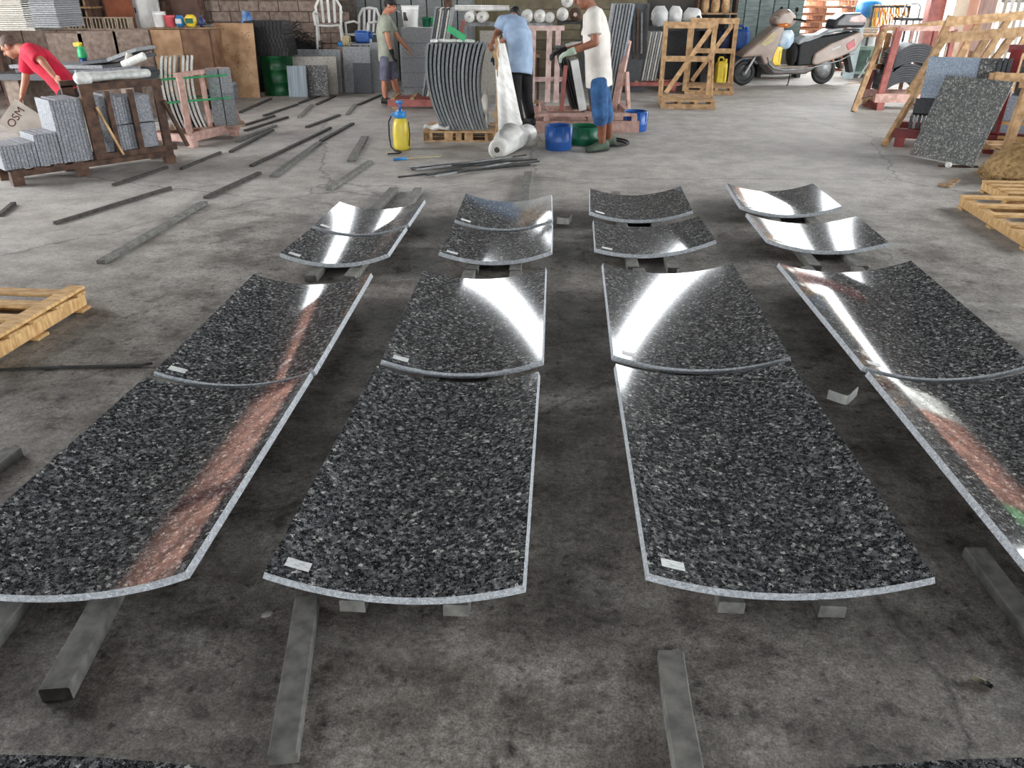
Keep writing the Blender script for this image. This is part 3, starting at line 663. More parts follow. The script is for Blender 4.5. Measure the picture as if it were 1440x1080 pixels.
# spray bottle on the bench end
bt = thing('spray_bottle', 'yellow and green bottle standing in front of the rough blocks', 'bottle', (DV(119, 90, 11.2).x, 11.2, .60))
MB().lathe([(.05, 0), (.06, .02), (.06, .12), (.05, .16)], n=14).build('base', navy_pl, bt, True)
MB().lathe([(.05, .16), (.06, .18), (.055, .27), (.03, .31)], n=14).build('body', green_strap, bt, True)
MB().lathe([(.028, .31), (.028, .35), (.02, .36)], n=12).build('cap', yellow_pl, bt, True); MB().bar((0, 0, .34), (-.09, 0, .33), .03, .05).build('nozzle', yellow_pl, bt)

# ------------------------------------------------------------------ plywood box, buckets, drum
PY = 13.0
a = DV(213, 80, PY); b = DV(300, 41, PY)
px = thing('plywood_box', 'plywood sided box with pots and bags on top', 'box', ((a.x + b.x) / 2, PY + .35, 0))
HB = b.z; w = .99
pbox('front_panel', px, (-.24, -.355, HB / 2), (.48, .02, HB - .02), plywood); pbox('front_panel', px, (.235, -.35, HB / 2), (.45, .02, HB - .02), plywood_dk)
pbox('side_panel', px, (-.47, 0, HB / 2), (.02, .68, HB - .02), plywood_dk); pbox('side_panel', px, (.47, 0, HB / 2), (.02, .66, HB - .02), plywood_dk)
pbox('top_board', px, (0, 0, HB + .012), (w, .76, .024), wood_old)
TB = HB + .025
def pail(name, label, loc, r0, r1, h, m, group=None, handle=True, cat='bucket', inner=None, n=20):
    o = thing(name, label, cat, loc, 0, group)
    MB().lathe([(r0 * .98, 0), (r0, .004), (r0 + (r1 - r0) * .8, h * .8), (r1 * 1.02, h * .82), (r1 * 1.02, h * .86), (r1, h * .87), (r1, h * .97), (r1 * 1.07, h * .975), (r1 * 1.07, h), (r1 * .95, h), (r0 * .93, .02)], n=n).build('bucket_body', m, o, True)
    if inner: MB().lathe([(r1 * .9, h * .8), (r1 * .9, h * .82)], n=n).build('contents', inner, o)
    if handle:
        pts = [(r1 * 1.05 * math.cos(t), -r1 * .25 * math.sin(t), h * .93 - r1 * .55 * math.sin(t)) for t in [math.pi * i / 10 for i in range(11)]]
        MB().tube(pts, .004, 6).build('handle', steel, o, True)
    return o
def on(x, y, Y, z): p = DV(x, y, Y); return Vector((p.x, Y, z))
wb_ = pail('paint_bucket', 'white bucket with a stirring stick on the plywood box', on(227, 40, PY + .1, TB), .085, .1, .22, white_pl)
MB().tube([(.02, 0, .05), (.0, 0, .33)], .008, 8).build('stirring_stick', foam, wb_)
pail('paint_bucket', 'pink bucket with a dark rim on the plywood box', on(241, 40, PY + .1, TB), .065, .085, .17, mat('pink_plastic', (222, 96, 104), (186, 70, 80), 6, .5), inner=steel_dk)
def sack(name, label, loc, d, m, cat='bag', rz=0, group=None, seed=1, part_m=None, tie=True):
    rnd = random.Random(seed); o = thing(name, label, cat, loc, rz, group); mb = MB(); rg = []
    for k in range(9):
        t = k / 8; f = math.sin(math.pi * min(max(t, .04), .96)) ** .35
        rg.append((Vector((rnd.uniform(-.02, .02) * d[0], rnd.uniform(-.02, .02) * d[1], d[2] * t)), Vector((d[0] / 2 * f * rnd.uniform(.93, 1.05), 0, rnd.uniform(-.03, .03) * d[2])), Vector((0, d[1] / 2 * f * rnd.uniform(.93, 1.05), 0))))
    mb.loft(rg, 18); mb.build('body', m, o, True)
    if part_m: MB().box((0, -d[1] * .49, d[2] * .5), (d[0] * .6, .012, d[2] * .4)).build('printed_panel', part_m, o)
    if tie: MB().lathe([(.03, 0), (.014, .02), (.03, .05)], (0, 0, d[2] * .97), 10).build('gathered_top', m, o, True)
    return o
sack('plastic_bag', 'light blue printed bag on the plywood box', on(255, 40, PY + .1, TB), (.15, .12, .17), blue_lt, seed=3, part_m=white_pl, tie=False)
sack('plastic_bag', 'yellow printed bag on the plywood box', on(270, 40, PY + .1, TB), (.2, .12, .18), yellow_pl, seed=4, part_m=green_pl, tie=False)
sack('plastic_bag', 'small dark blue bag beside the coiled cord on the plywood box', on(285, 40, PY + .1, TB), (.11, .1, .13), navy_pl, seed=5)
mb = MB(); pts = [on(292 + 8 * math.cos(t), 40, PY + .1 + .09 * math.sin(t), TB + .008 + .004 * t) for t in [i * .5 for i in range(20)]]; mb.tube(pts, .006, 6)
tag(mb.build('coiled_cord', steel, smooth=True), 'grey cord coiled on the end of the plywood box', 'cord')
# leaning plywood sheet with knots, timber battens
pl = thing('plywood_sheet', 'pale plywood sheet with dark knots leaning against the plywood box', 'plywood', on(334, 130, 13.95 - 1.05, 0))
pl.location = (DV(334, 90, 13.4).x, 13.33, 0)
Mlean = rotx(R(-7))
H_ = 1.13
def lp(x, z): return Mlean @ Vector((x, 0, z))
ps = pbox('sheet', pl, lp(.0, H_ / 2), (.66, .02, H_), plywood, Mlean)
rr = random.Random(4); kn = mat('dark_knot', (112, 72, 48), (90, 56, 36), 9, .8)
for k in range(26):
    x, z = rr.uniform(-.29, .29), rr.uniform(.32, 1.1); MB().lathe([(.009, -.0015), (.009, .0)], Mlean @ Vector((x, -.0105, z)), 8, rotx(R(83))).build('knot', kn, pl)
for k in range(2):
    o = MB(); x = DV(303, 100, 13.3).x - .01 + .035 * k; o.bar((x, 13.42 + .1 * k, 0.0), (x, 13.5 + .1 * k, 1.05), .02, .02); tag(o.build('batten', wood_tan), 'thin pale batten leaning between the plywood box and the plywood sheet', 'batten', 'battens by the plywood box')
pail('paint_tin', 'black paint tub with a pale band on the floor behind the pinkish crate', G(302, 152), .1, .12, .27, black_rub, handle=False, cat='tub')
pail('paint_tin', 'splashed grey paint tin on the floor before the plywood sheet', G(328, 137.5), .09, .09, .26, mat('splashed_tin', (176, 180, 182), (96, 108, 128), 16, .5), handle=False, cat='tin')
# green drum with ribs
dr = thing('oil_drum', 'green steel drum under a stack of black trays', 'drum', (G(388, 135).x, G(388, 135).y + .28, 0))
DH = .62; dr_r = .275
prof = [(dr_r * .97, 0), (dr_r, .0), (dr_r, .02), (dr_r * .97, .03)]
for zc in (.21, .41): prof += [(dr_r * .97, zc - .025), (dr_r, zc - .01), (dr_r, zc + .01), (dr_r * .97, zc + .025)]
prof += [(dr_r * .97, DH - .03), (dr_r, DH - .02), (dr_r, DH), (dr_r * .95, DH), (dr_r * .95, DH - .015), (.001, DH - .015)]
MB().lathe(prof, n=32).build('shell', green_drum, dr, True); MB().lathe([(.03, 0), (.03, .018), (.02, .02)], (.14, -.1, DH - .016), 12).build('bung', green_drum, dr)
# black trays: rims, slats and ribs
for k in range(8):
    W_, D_, Ht = .66 - .02 * (k % 3), .5, .062
    o = thing('black_tray', 'black slatted plastic tray in the stack on the green drum', 'tray', (dr.location.x + random.uniform(-.03, .03) - .06, dr.location.y + .02, DH + .002 + k * .066), random.uniform(-.05, .05), 'trays on the green drum')
    for s in (-1, 1):
        pbox('rim', o, (0, s * (D_ / 2 - .01), Ht / 2), (round(W_, 3), .02, Ht), black_mesh); pbox('rim', o, (s * (W_ / 2 - .01), 0, Ht / 2), (.02, D_ - .042, Ht), black_mesh)
    for j in range(9): pbox('slat', o, (-W_ / 2 + .06 + j * (W_ - .12) / 8, 0, .012), (.03, D_ - .042, .012), black_rub)
    for j in range(10): pbox('rib', o, (-W_ / 2 + .04 + j * (W_ - .08) / 9, -D_ / 2 - .006, Ht / 2), (.016, .012, Ht - .01), black_rub)
sack('plastic_bag', 'blue and white printed sack squeezed between the plywood sheet and the black trays', (DV(352, 60, 14.25).x, 14.25, .78), (.24, .16, .5), mat('blue_white_sack', (150, 190, 216), (40, 84, 160), 9, .5), seed=9, tie=False)
st_ = thing('stone_pillar', 'dark stone block carrying the blue and white sack', 'stone block', (DV(352, 60, 14.25).x, 14.25, 0)); pbox('block', st_, (0, 0, .385), (.22, .22, .77), dark_stone); pbox('cap', st_, (0, 0, .774), (.2, .2, .008), steel_dk)
# tangled heap of net on a shelf block
nb = thing('net_heap', 'tangled heap of black wire netting behind the pale leaning slabs', 'netting', (DV(428, 70, 14.6).x - .14, 14.75, .62))
mb = MB(); rr = random.Random(11)
for k in range(170):
    a = rr.uniform(0, 6.28); r0 = rr.uniform(0, .42); c = Vector((math.cos(a) * r0, math.sin(a) * r0 * .5, rr.uniform(.02, .42 * (1 - r0 / .5) + .06)))
    d = Vector((rr.uniform(-1, 1), rr.uniform(-1, 1), rr.uniform(-.5, .9))).normalized() * rr.uniform(.06, .16)
    mb.tube([c - d, c + Vector((0, 0, .02)), c + d], .006, 4)
mb.build('wire_tangle', black_mesh, nb)['kind'] = 'stuff'
mb = MB(); mb.loft([(Vector((0, 0, z)), Vector((.34 * f, .02, 0)), Vector((0, .18 * f, 0))) for z, f in ((0, 1), (.04, 1), (.1, .8), (.17, .52), (.21, .2))], 14); mb.build('net_core', black_mesh, nb)
pb = thing('block_bench', 'low run of concrete blocks behind the leaning slabs', 'blocks', (-3.95, 14.75, 0))
for k in range(5): pbox('block', pb, (-1.15 + k * .46, 0, .155), (.45, .5, .31), conc_block); pbox('block', pb, (-1.15 + k * .46 , 0, .464), (.45, .5, .3), conc_block)
# leaning slabs
def leaning(label, px0, px1, pt, pb_, m, lean=7, t=.025, Y=None, group='slabs leaning by the block bench', name='leaning_slab', rz=0):
    P0 = G(px0, pb_); P1 = G(px1, pb_); Yb = Y or (P0.y + P1.y) / 2
    a = DV(px0, pb_, Yb); b = DV(px1, pb_, Yb); top = DV((px0 + px1) / 2, pt, Yb + .08).z - min(0, a.z); w = b.x - a.x; h = (top - max(a.z, 0)) / math.cos(R(lean))
    Mx = rotz(rz) @ rotx(R(-lean)); c = Vector(((a.x + b.x) / 2, Yb, max(a.z, 0) + .001 + t * math.sin(R(lean)))) + Mx @ Vector((0, 0, h / 2))
    return tbox(name, label, 'stone slab', group, None, c, (round(w, 3), t, round(h, 3)), m, Mx)
ribbed = mat('ribbed_blue_grey', (158, 170, 178), (118, 130, 138), 6, .6, stretch=(14, 1, .3))
leaning('pale bluish ribbed slab leaning beside the green drum', 407, 433, 93, 137, ribbed)
leaning('dark speckled granite slab leaning against the pale slab', 434, 463, 92, 136, speck_granite)
leaning('wide pale beige slab leaning behind the speckled one', 415, 476, 80, 133, lite_stone)
leaning('grey slab rising behind the wide beige slab', 420, 482, 70, 131, grey_stone, 8)
leaning('thin dark-edged slab standing at the end of the beige slab', 477, 482, 72, 130, grey_stone, 6)
leaning('wide grey slab leaning under the blue jerrycan', 486, 523, 66, 131, grey_stone)
leaning('square dark green-grey slab leaning on the wide grey slab', 499, 524, 89, 132, dark_stone, 6)
leaning('tall grey slab leaning beside the man in the cap', 523, 536, 60, 129.5, grey_stone)
leaning('pale grey slab leaning behind the man in the cap', 565, 612, 62, 128, grey_stone)
leaning('large pale slab leaning behind the white bucket stand', 580, 606, 70, 131, lite_stone)
# lying jerrycan, hose roll, white garden chairs on the bench
def jerrycan(label, loc, d, m, rz=0, lying=False, group='jerrycans', cap=None):
    o = thing('jerrycan', label, 'jerrycan', loc, rz, group); w, dp, h = d; Mx = roty(R(90)) if lying else Matrix.Identity(3); off = Vector((-h / 2, 0, w / 2)) if lying else Vector((0, 0, 0))
    b = MB(); prof = [(0, .86), (.02, .97), (.06, 1), (.72, 1), (.8, .94), (.86, .7)]
    rg = []
    for z, f in prof:
        rg.append((off + Mx @ Vector((0, 0, z * h)), Mx @ Vector((w / 2 * f, 0, 0)), Mx @ Vector((0, dp / 2 * f, 0))))
    # rounded-square rings
    n = 24; vs = []; fs = []
    for c, A_, B_ in rg:
        for i in range(n):
            t = 2 * math.pi * i / n; cx, cy = math.cos(t), math.sin(t); k = max(abs(cx), abs(cy)) ** .75; vs.append(c + A_ * (cx / k) + B_ * (cy / k))
    for k in range(len(rg) - 1):
        for i in range(n): j = (i + 1) % n; fs.append((k * n + i, k * n + j, (k + 1) * n + j, (k + 1) * n + i))
    fs += [tuple(range(n - 1, -1, -1)), tuple((len(rg) - 1) * n + i for i in range(n))]
    b.add(vs, fs); b.build('body', m, o, True)
    pts = [off + Mx @ Vector(p) for p in ((-w * .3, 0, h * .85), (-w * .3, 0, h * .97), (-w * .22, 0, h), (w * .05, 0, h), (w * .1, 0, h * .97), (w * .1, 0, h * .85))]
    MB().tube(pts, dp * .09, 8).build('handle', m, o, True)
    cp = MB(); c0 = off + Mx @ Vector((w * .3, 0, h * .83)); cp.tube([c0, c0 + Mx @ Vector((0, 0, h * .12))], dp * .16, 14); cp.build('cap', cap or m, o)
    for s in (-.28, .28): MB().box(off + Mx @ Vector((w * s, -dp * .5, h * .4)), tuple(abs(x) for x in (Mx @ Vector((w * .12, .012, h * .5))))).build('rib', m, o)
    return o
jerrycan('blue jerrycan lying on its side on the wide grey slab top', (DV(510, 62, 14.45).x, 14.6, .775), (.2, .22, .28), blue_pl, 0, True, cap=white_pl)
st_ = thing('stone_shelf', 'stone slab shelf carrying the blue jerrycan', 'shelf', (DV(505, 62, 14.5).x, 14.62, .616)); pbox('top', st_, (0, 0, .14), (.6, .42, .03), grey_stone)
for x in (-.25, .25): pbox('support', st_, (x, 0, .062), (.08, .3, .124), conc_block)
hr = thing('hose_roll', 'pale rolled hose with a light blue end beside the lying jerrycan', 'hose', (DV(484, 58, 14.35).x - .02, 14.42, .81))
mb = MB()
for k in range(4): mb.tube([(.0 + .03 * k, .07 * math.cos(t) , .07 * math.sin(t)) for t in [i * .4 for i in range(16)]], .016, 8)
mb.build('coil', mat('cream_hose', (206, 190, 150), (176, 158, 118), 6, .5), hr, True); MB().lathe([(.03, 0), (.04, .02), (.04, .08), (.02, .1)], (-.1, -.02, -.05), 14, roty(R(80))).build('end_cap', blue_lt, hr, True)
hs_ = thing('stone_shelf', 'rough block carrying the hose roll', 'stone block', (DV(484, 58, 14.35).x, 14.42, 0)); pbox('block', hs_, (0, 0, .36), (.3, .16, .715), conc_block); pbox('cap', hs_, (0, 0, .72), (.24, .15, .01), grey_stone)
def chair(label, loc, rz):
    o = thing('plastic_chair', label, 'chair', loc, rz, 'white plastic chairs')
    for x in (-.2, .2):
        MB().tube([(x * 1.12, -.22, 0), (x, -.2, .43)], [.022, .02], 8).build('leg', white_pl, o, True); MB().tube([(x * 1.12, .24, 0), (x, .2, .43)], [.022, .02], 8).build('leg', white_pl, o, True)
        MB().tube([(x * 1.1, -.18, .43), (x * 1.18, -.16, .62), (x * 1.18, .12, .64), (x, .2, .6)], .02, 8).build('armrest', white_pl, o, True)
    MB().sheet(lambda u, v: ((-.22 + .44 * u, -.22 + .43 * v, .44 + .02 * math.cos(6.28 * u) * .3), (0, 0, 1)), 8, 6, .022).build('seat', white_pl, o, True)
    MB().tube([(-.2, .2, .43), (-.22, .27, .72), (-.15, .3, .84), (0, .305, .86), (.15, .3, .84), (.22, .27, .72), (.2, .2, .43)], .024, 8).build('back_frame', white_pl, o, True)
    for x in (-.1, 0, .1): pbar('back_slat', o, (x, .22, .46), (x * 1.1, .3, .83), .045, .012, white_pl, (0, 1, 0))
    return o
chair('white plastic chair standing on the block bench near the wall', (DV(461, 20, 14.8).x, 14.80, .616), R(12))
chair('white plastic chair turned away beside the other white chair', (DV(505, 20, 15.1).x, 15.22, .45), R(-20))
hb_ = thing('block_stand', 'short stand of blocks under the second white chair', 'blocks', (DV(505, 20, 15.1).x, 15.22, 0)); 
for z in (.11, .335): pbox('block', hb_, (0, 0, z), (.56, .34 if z < .2 else .338, .22), conc_block)
# stacked grey tiles behind the man in the cap
for k in range(9):
    a = DV(478 + 21 * k, 60, 16.2); tbox('tile_stack', 'tall strapped stack of grey tiles against the far wall', 'tile stack', 'stacks of grey tiles', None, (a.x + .13, 16.4, .85), (.27, .5, 1.7), grey_wrap)
tbox('wall_panel', 'wide olive corrugated panel behind the film rolls', 'panel', None, None, (DV(680, 5, 16.6).x, 16.7, .9), (1.9, .05, 1.8), mat('olive_panel', (122, 112, 84), (92, 84, 62), 3, .8, stretch=(16, 1, .1)))
for k in range(10):
    tbox('wall_board', 'olive grey horizontal board stacked along the far wall', 'board', 'boards along the far wall', None, (DV(815, 5, 16.6).x, 16.7, .09 + k * .181), (2.6, .06, .17), wall_olive)

# ------------------------------------------------------------------ middle: bucket stand, slab racks, film
sd = thing('bucket_stand', 'stack of grey stone blocks carrying the white bucket', 'stand', (DV(590, 40, 12.9).x, 13.2, 0))
for k in range(5): pbox('block', sd, (random.uniform(-.01, .01), 0, .108 + k * .216), (.62, .4, .212), grey_stone)
o = pail('bucket', 'large white bucket with a dark printed label beside the green pots', on(578, 38, 13.12, 1.087), .115, .135, .3, white_pl)
MB().loft([(Vector((0, 0, z)), Vector((.1285, 0, 0)), Vector((0, .1285, 0))) for z in (.08, .2)], 20, caps=False)
pbox('printed_label', o, (-.055, -.113, .15), (.07, .012, .12), steel_dk)
for k, (x, lb) in enumerate(((600, 'dark green pot'), (612, 'light green pot'))):
    pail('pot', lb + ' beside the large white bucket', on(x, 40, 13.12, 1.087), .06, .07, .14, (green_pl, green_strap)[k], handle=False, cat='pot')
tag(MB().box((DV(630, 5, 13.6).x, 13.6, .9), (.12, .12, 1.8)).box((DV(630, 5, 13.6).x, 13.6, .01), (.24, .24, .02)).build('steel_post', wood_dark), 'dark brown steel post behind the leaning slab rack', 'post')

# pinkish floor rack with leaning slabs behind the curved stack
rp = thing('slab_rack', 'low pinkish timber rack under the leaning slabs', 'rack', G(548, 154), R(3))
for v in (.04, .55): pbox('base_beam', rp, (.55, v, .09), (1.15, .07, .1), red_brown)
for u in (.06, .35, .7, 1.05): pbox('cross_beam', rp, (u, .295, .155), (.06, .6, .03), wood_tan)
for u in (.08, 1.02): pbox('foot', rp, (u, .295, .02), (.1, .55, .04), wood_old)
pbar('back_post', rp, (.85, .5, .17), (1.12, .5, 1.2), .07, .05, red_brown)
for k in range(7):
    lean = .21; h = 1.22 - .03 * (k % 2); Mx = roty(lean)
    c = Vector((.5 + .037 * k, .3, .176 + .004)) + Mx @ Vector((0, 0, h / 2)); tbox('leaning_slab', 'grey slab leaning in the tight row on the low pinkish rack', 'stone slab', 'slabs on the low pinkish rack', rp, c, (.027, .5, round(h, 2)), (grey_stone, dark_stone, lite_stone)[k % 3], Mx)

def make_pallet(label, loc, rz, W_, D_, Ht, nt, m, cat='pallet', group=None, name='pallet', nstr=3):
    o = thing(name, label, cat, loc, rz, group)
    for k in range(nstr): pbox('stringer', o, (-W_ / 2 + .04 + k * (W_ - .08) / (nstr - 1), 0, Ht / 2), (.07, D_, Ht - .04), m)
    for k in range(nt): pbox('slat', o, (0, -D_ / 2 + .04 + k * (D_ - .08) / (nt - 1), Ht - .009), (W_, min(.085, (D_ - .08) / (nt - 1) * .7), .018), m)
    for k in range(3): pbox('bottom_slat', o, (0, -D_ / 2 + .04 + k * (D_ - .08) / 2, .009), (W_, .08, .018), m)
    return o
pc = (G(597, 198) + G(691, 201)) / 2
pal = make_pallet('small tan pallet under the standing curved slabs', (pc.x, pc.y + .36, 0), R(2), .84, .72, .12, 6, wood_tan)
for k in range(4): pbox('block', pal, (-.36 + k * .24, -.345, .06), (.1, .03, .08), wood_tan)
plate_grey = mat('mid_grey_stone', (126, 130, 132), (96, 100, 102), 50, .8)
for k in range(14):
    curved_plate(pal, 'curved grey slab standing on edge in the row on the small pallet', 'curved slabs standing on the small pallet', (-.16 + .0385 * k, .0, .121), .56, .93, .085, .028, (grey_stone, plate_grey, plate_grey)[k % 3], lean=-.165 + .0115 * k)
bb_ = thing('backing_frame', 'pale timber backing boards at the end of the curved slab row', 'frame', pal.matrix_basis @ Vector((.455, 0, 0)), R(2))
for y in (-.3, -.02, .28): pbox('board', bb_, (0, y, .56), (.03, .09, 1.1), wood_tan)
for z in (.3, .95): pbox('rail', bb_, (-.026, -.01, z), (.02, .66, .07), wood_new)
MB().sheet(lambda u, v: ((.02 + .012 * math.sin(9 * v), -.36 + .1 * u, 1.12 - .3 * v), (1, 0, 0)), 3, 6, .006).build('film_scrap', white_film, bb_, True)
for k in range(5):
    P = pal.matrix_basis @ Vector((-.27 + .1 * k, -.1 + .03 * (k % 2), 1.078)); tag(MB().ell(P, (.05, .09, .022), rotz(k), 10, 6).build('foam_pad', foam, smooth=True), 'crumpled white foam pad on top of the curved slab row', 'foam', 'foam pads on the curved slabs')
tag(MB().bar(pal.matrix_basis @ Vector((-.1, -.2, 1.22)), pal.matrix_basis @ Vector((.1, -.25, 1.11)), .012, .07).build('green_strap_end', green_strap), 'green plastic strip propped on top of the curved slab row', 'strip')
# crumpled wrap at the foot of the slabs
mb = MB(); 
mb.loft([(Vector((x, 0, .03 + .01 * math.sin(x * 40))), Vector((0, .06 + .02 * math.sin(x * 23), 0)), Vector((0, 0, .03 + .012 * math.cos(x * 31)))) for x in [-.14 + .03 * i for i in range(11)]], 10)
o = mb.build('film_scrap', white_film, smooth=True); o.location = pal.matrix_basis @ Vector((-.27, -.28, .122)); tag(o, 'crumpled clear film on the pallet corner beside the curved slabs', 'film')
# roll of white film with a draped length
P0 = G(699, 209, .11); P1 = G(742, 186, .13); ax = (P1 - P0).normalized(); Lr = (P1 - P0).length
rl = thing('film_roll', 'large roll of white plastic film on the floor with a length pulled up', 'film roll', (P0.x, P0.y, 0))
mb = MB(); rg = []
for k in range(15):
    t = k / 14; c = Vector((0, 0, .11)) + ax * Lr * t; r_ = .095 + .05 * math.sin(math.pi * min(1, t * 1.2)) ** 2 + .008 * math.sin(k * 2.4); a = ax.cross(Vector((0, 0, 1))).normalized(); b = a.cross(ax)
    rg.append((c + Vector((0, 0, r_ - .11)), a * r_ * (1.05 + .08 * math.sin(k * 1.9)), b * r_))
mb.loft(rg, 22); mb.build('roll', white_film, rl, True)
cn = MB(); c0 = Vector((0, 0, .097)) - ax * .004; cn.tube([c0, c0 - ax * .004], .03, 16); cn.build('core', mat('card_core', (70, 64, 56), (50, 46, 40), 8, .9), rl)
for r_ in (.045, .062, .08): MB().tube([c0 - ax * .002 + a * r_ * math.cos(t) + b * r_ * math.sin(t) for t in [i * math.pi / 12 for i in range(24)]], .003, 5, closed=True).build('wound_edge', lite_stone, rl, True)
T0 = DV(690, 62, pal.location.y + .1) - Vector((P0.x, P0.y, 0)); 
def drape(u, v):
    top = T0 + Vector((.03 + .1 * u, .25 * u, 0)); bot = Vector((0, 0, .2)) + ax * Lr * (.1 + .85 * u) + Vector((-.02, 0, .02))
    s = v ** 1.35; p = top.lerp(bot, v); p.z = top.z + (bot.z - top.z) * (1 - (1 - v) ** 1.15); p += Vector((.02 * math.sin(14 * u + 3 * v), .02 * math.cos(11 * u + 5 * v) - .10 * math.sin(math.pi * v) * (1 - u), 0))
    return p, Vector((.5, -.86, .1))
MB().sheet(drape, 16, 22, .004).build('pulled_sheet', white_film, rl, True)
MB().sheet(lambda u, v: (T0 + Vector((-.03 - .1 * u * math.sin(math.pi * v), -.1 - .06 * u, -.45 - .5 * v)), (0, -1, 0)), 6, 10, .004).build('loose_flap', white_film, rl, True)

# rack of white film rolls at the back
rr_ = thing('roll_rack', 'dark steel rack carrying white film rolls along the far wall', 'rack', (DV(735, 30, 14.2).x, 14.4, 0))
for x in (-.95, -.25, .45):
    for y in (-.25, .25): pbox('post', rr_, (x, y, .53), (.05, .05, 1.06), steel)
for y in (-.25, .25): pbox('rail', rr_, (-.25, y, 1.085), (1.5, .05, .05), steel)
for x in (-.95, -.25, .45): pbox('cross_rail', rr_, (x, 0, .5), (.04, .44, .04), steel_dk)
def filmroll(label, px_, py_, Y, r_, L, m=white_film, group='white film rolls at the back'):
    P = DV(px_, py_, Y); o = thing('film_roll', label, 'film roll', P, 0, group)
    MB().lathe([(r_ * .99, 0), (r_, .01), (r_, L), (r_ * .98, L + .005)], (0, 0, 0), 22, rotx(R(-90))).build('roll', m, o, True); MB().lathe([(r_ * .3, 0), (r_ * .3, .006)], (0, -.006, 0), 14, rotx(R(-90))).build('core', lite_stone, o)
    return o
zt = 1.112
for x, r_, lb in ((660, .085, 'white film roll beside the leaning slab rack'), (677, .085, 'white film roll left of the bent man, next to the slab rack'), (741, .1, 'white film roll just behind the bent man'), (759, .1, 'white film roll second behind the bent man'), (773, .08, 'small white film roll at the end of the rack')):
    P = DV(x, 24, 14.15); o = filmroll(lb, x, 24, 14.15, r_, .5); o.location = (P.x, 14.15, zt + r_)
for x, z, lb in ((791, .105, 'white film roll under another beside the man in denim shorts'), (797, .31, 'white film roll on top of another beside the man in denim shorts')):
    P = DV(x, 20, 14.3); o = filmroll(lb, x, 20, 14.3, .1, .5); o.location = (P.x, 14.3, 1.13 + z)
o = filmroll('dark hollow roll between the pale rolls and the man in denim shorts', 806, 20, 14.3, .1, .5, wood_dark); o.location = (DV(809, 20, 14.3).x, 14.3, 1.13 + .105)
sb = thing('roll_shelf', 'dark stone shelf under the rolls beside the man in denim shorts', 'shelf', (DV(804, 30, 14.5).x, 14.55, 0))
pbox('top', sb, (0, 0, 1.11), (.5, .6, .04), steel_dk)
for x in (-.2, .2): pbox('support', sb, (x, 0, .545), (.08, .5, 1.09), dark_stone)
mb = MB(); a = DV(640, 17, 14.4); b = DV(716, 17, 14.4); a.z = b.z = 1.112 + .17 + .046; mb.tube([a, b], .045, 16); o = mb.build('film_tube', white_film); tag(o, 'long thin white roll lying lengthwise on the rack behind the bent man', 'film roll')
tag(MB().box((DV(688, 40, 14.0).x, 14.0, .5), (.3, .2, 1.0)).box((DV(688, 40, 14.0).x, 13.98, .02), (.34, .26, .04)).build('stone_block', lite_stone), 'upright pale stone block beside the leaning slab rack', 'stone block')

# pinkish stand with black and white slabs, next to the man in denim shorts
fs_ = thing('slab_stand', 'pinkish timber stand holding black and white slabs', 'stand', G(768, 187), R(4))
for u in (.0, .55, 1.1): pbox('cross_beam', fs_, (u, .75, .17), (.07, 1.5, .06), wood_pink)
for v in (.05, .8, 1.45): pbox('base_beam', fs_, (.52, v, .07), (1.3, .07, .14), wood_pink)
pbox('front_board', fs_, (.5, .04, .215), (1.25, .12, .03), wood_pink)
for u in (-.14, .08, .2): pbar('post', fs_, (u, 1.3, .2), (u + .02, 1.45, 1.12), .07, .05, mat('pale_pink_timber', (216, 190, 182), (182, 150, 142), 12, .75))
pbox('top_rail', fs_, (.05, 1.45, 1.14), (.5, .06, .06), MATS['pale_pink_timber'])
pbox('mid_rail', fs_, (.05, 1.36, .5), (.5, .04, .06), MATS['pale_pink_timber'])
for k in range(3):
    Mx = roty(-.3); h = .78; c = Vector((.38 + .035 * k, .8, .205)) + Mx @ Vector((0, 0, h / 2)); tbox('leaning_slab', 'black slab leaning on the pinkish stand', 'stone slab', 'black slabs on the pinkish stand', fs_, c, (.024, .5, h), black_rub, Mx)
for k, (u, h, m, lb, ln) in enumerate(((.50, .62, white_pl, 'white slab between the black and the grey slabs', -.22), (.66, .62, grey_stone, 'grey slab leaning outermost on the pinkish stand', -.15))):
    Mx = roty(ln); c = Vector((u, .7, .205)) + Mx @ Vector((0, 0, h / 2)); tbox('leaning_slab', lb, 'stone slab', 'pale slabs on the pinkish stand', fs_, c, (.1 if k == 0 else .06, .45, h), m, Mx)
pbar('brace', fs_, (.22, .5, .2), (.26, .5, .75), .06, .05, red_brown)
sack('crumpled_film', 'crumpled white film on top of the black slabs', fs_.matrix_basis @ Vector((.42, .9, .9)), (.3, .2, .1), white_film, 'film', seed=21, tie=False)
hk = thing('wooden_rack', 'narrow weathered rack with hanging tools behind the bent man', 'rack', (DV(751, 120, 11.4).x, 11.5, 0))
for x in (-.05, .05): pbox('post', hk, (x, 0, .42), (.035, .05, .84), wood_dark)
for z in (.2, .5, .8): pbox('rung', hk, (0, -.03, z), (.14, .02, .05), wood_old)
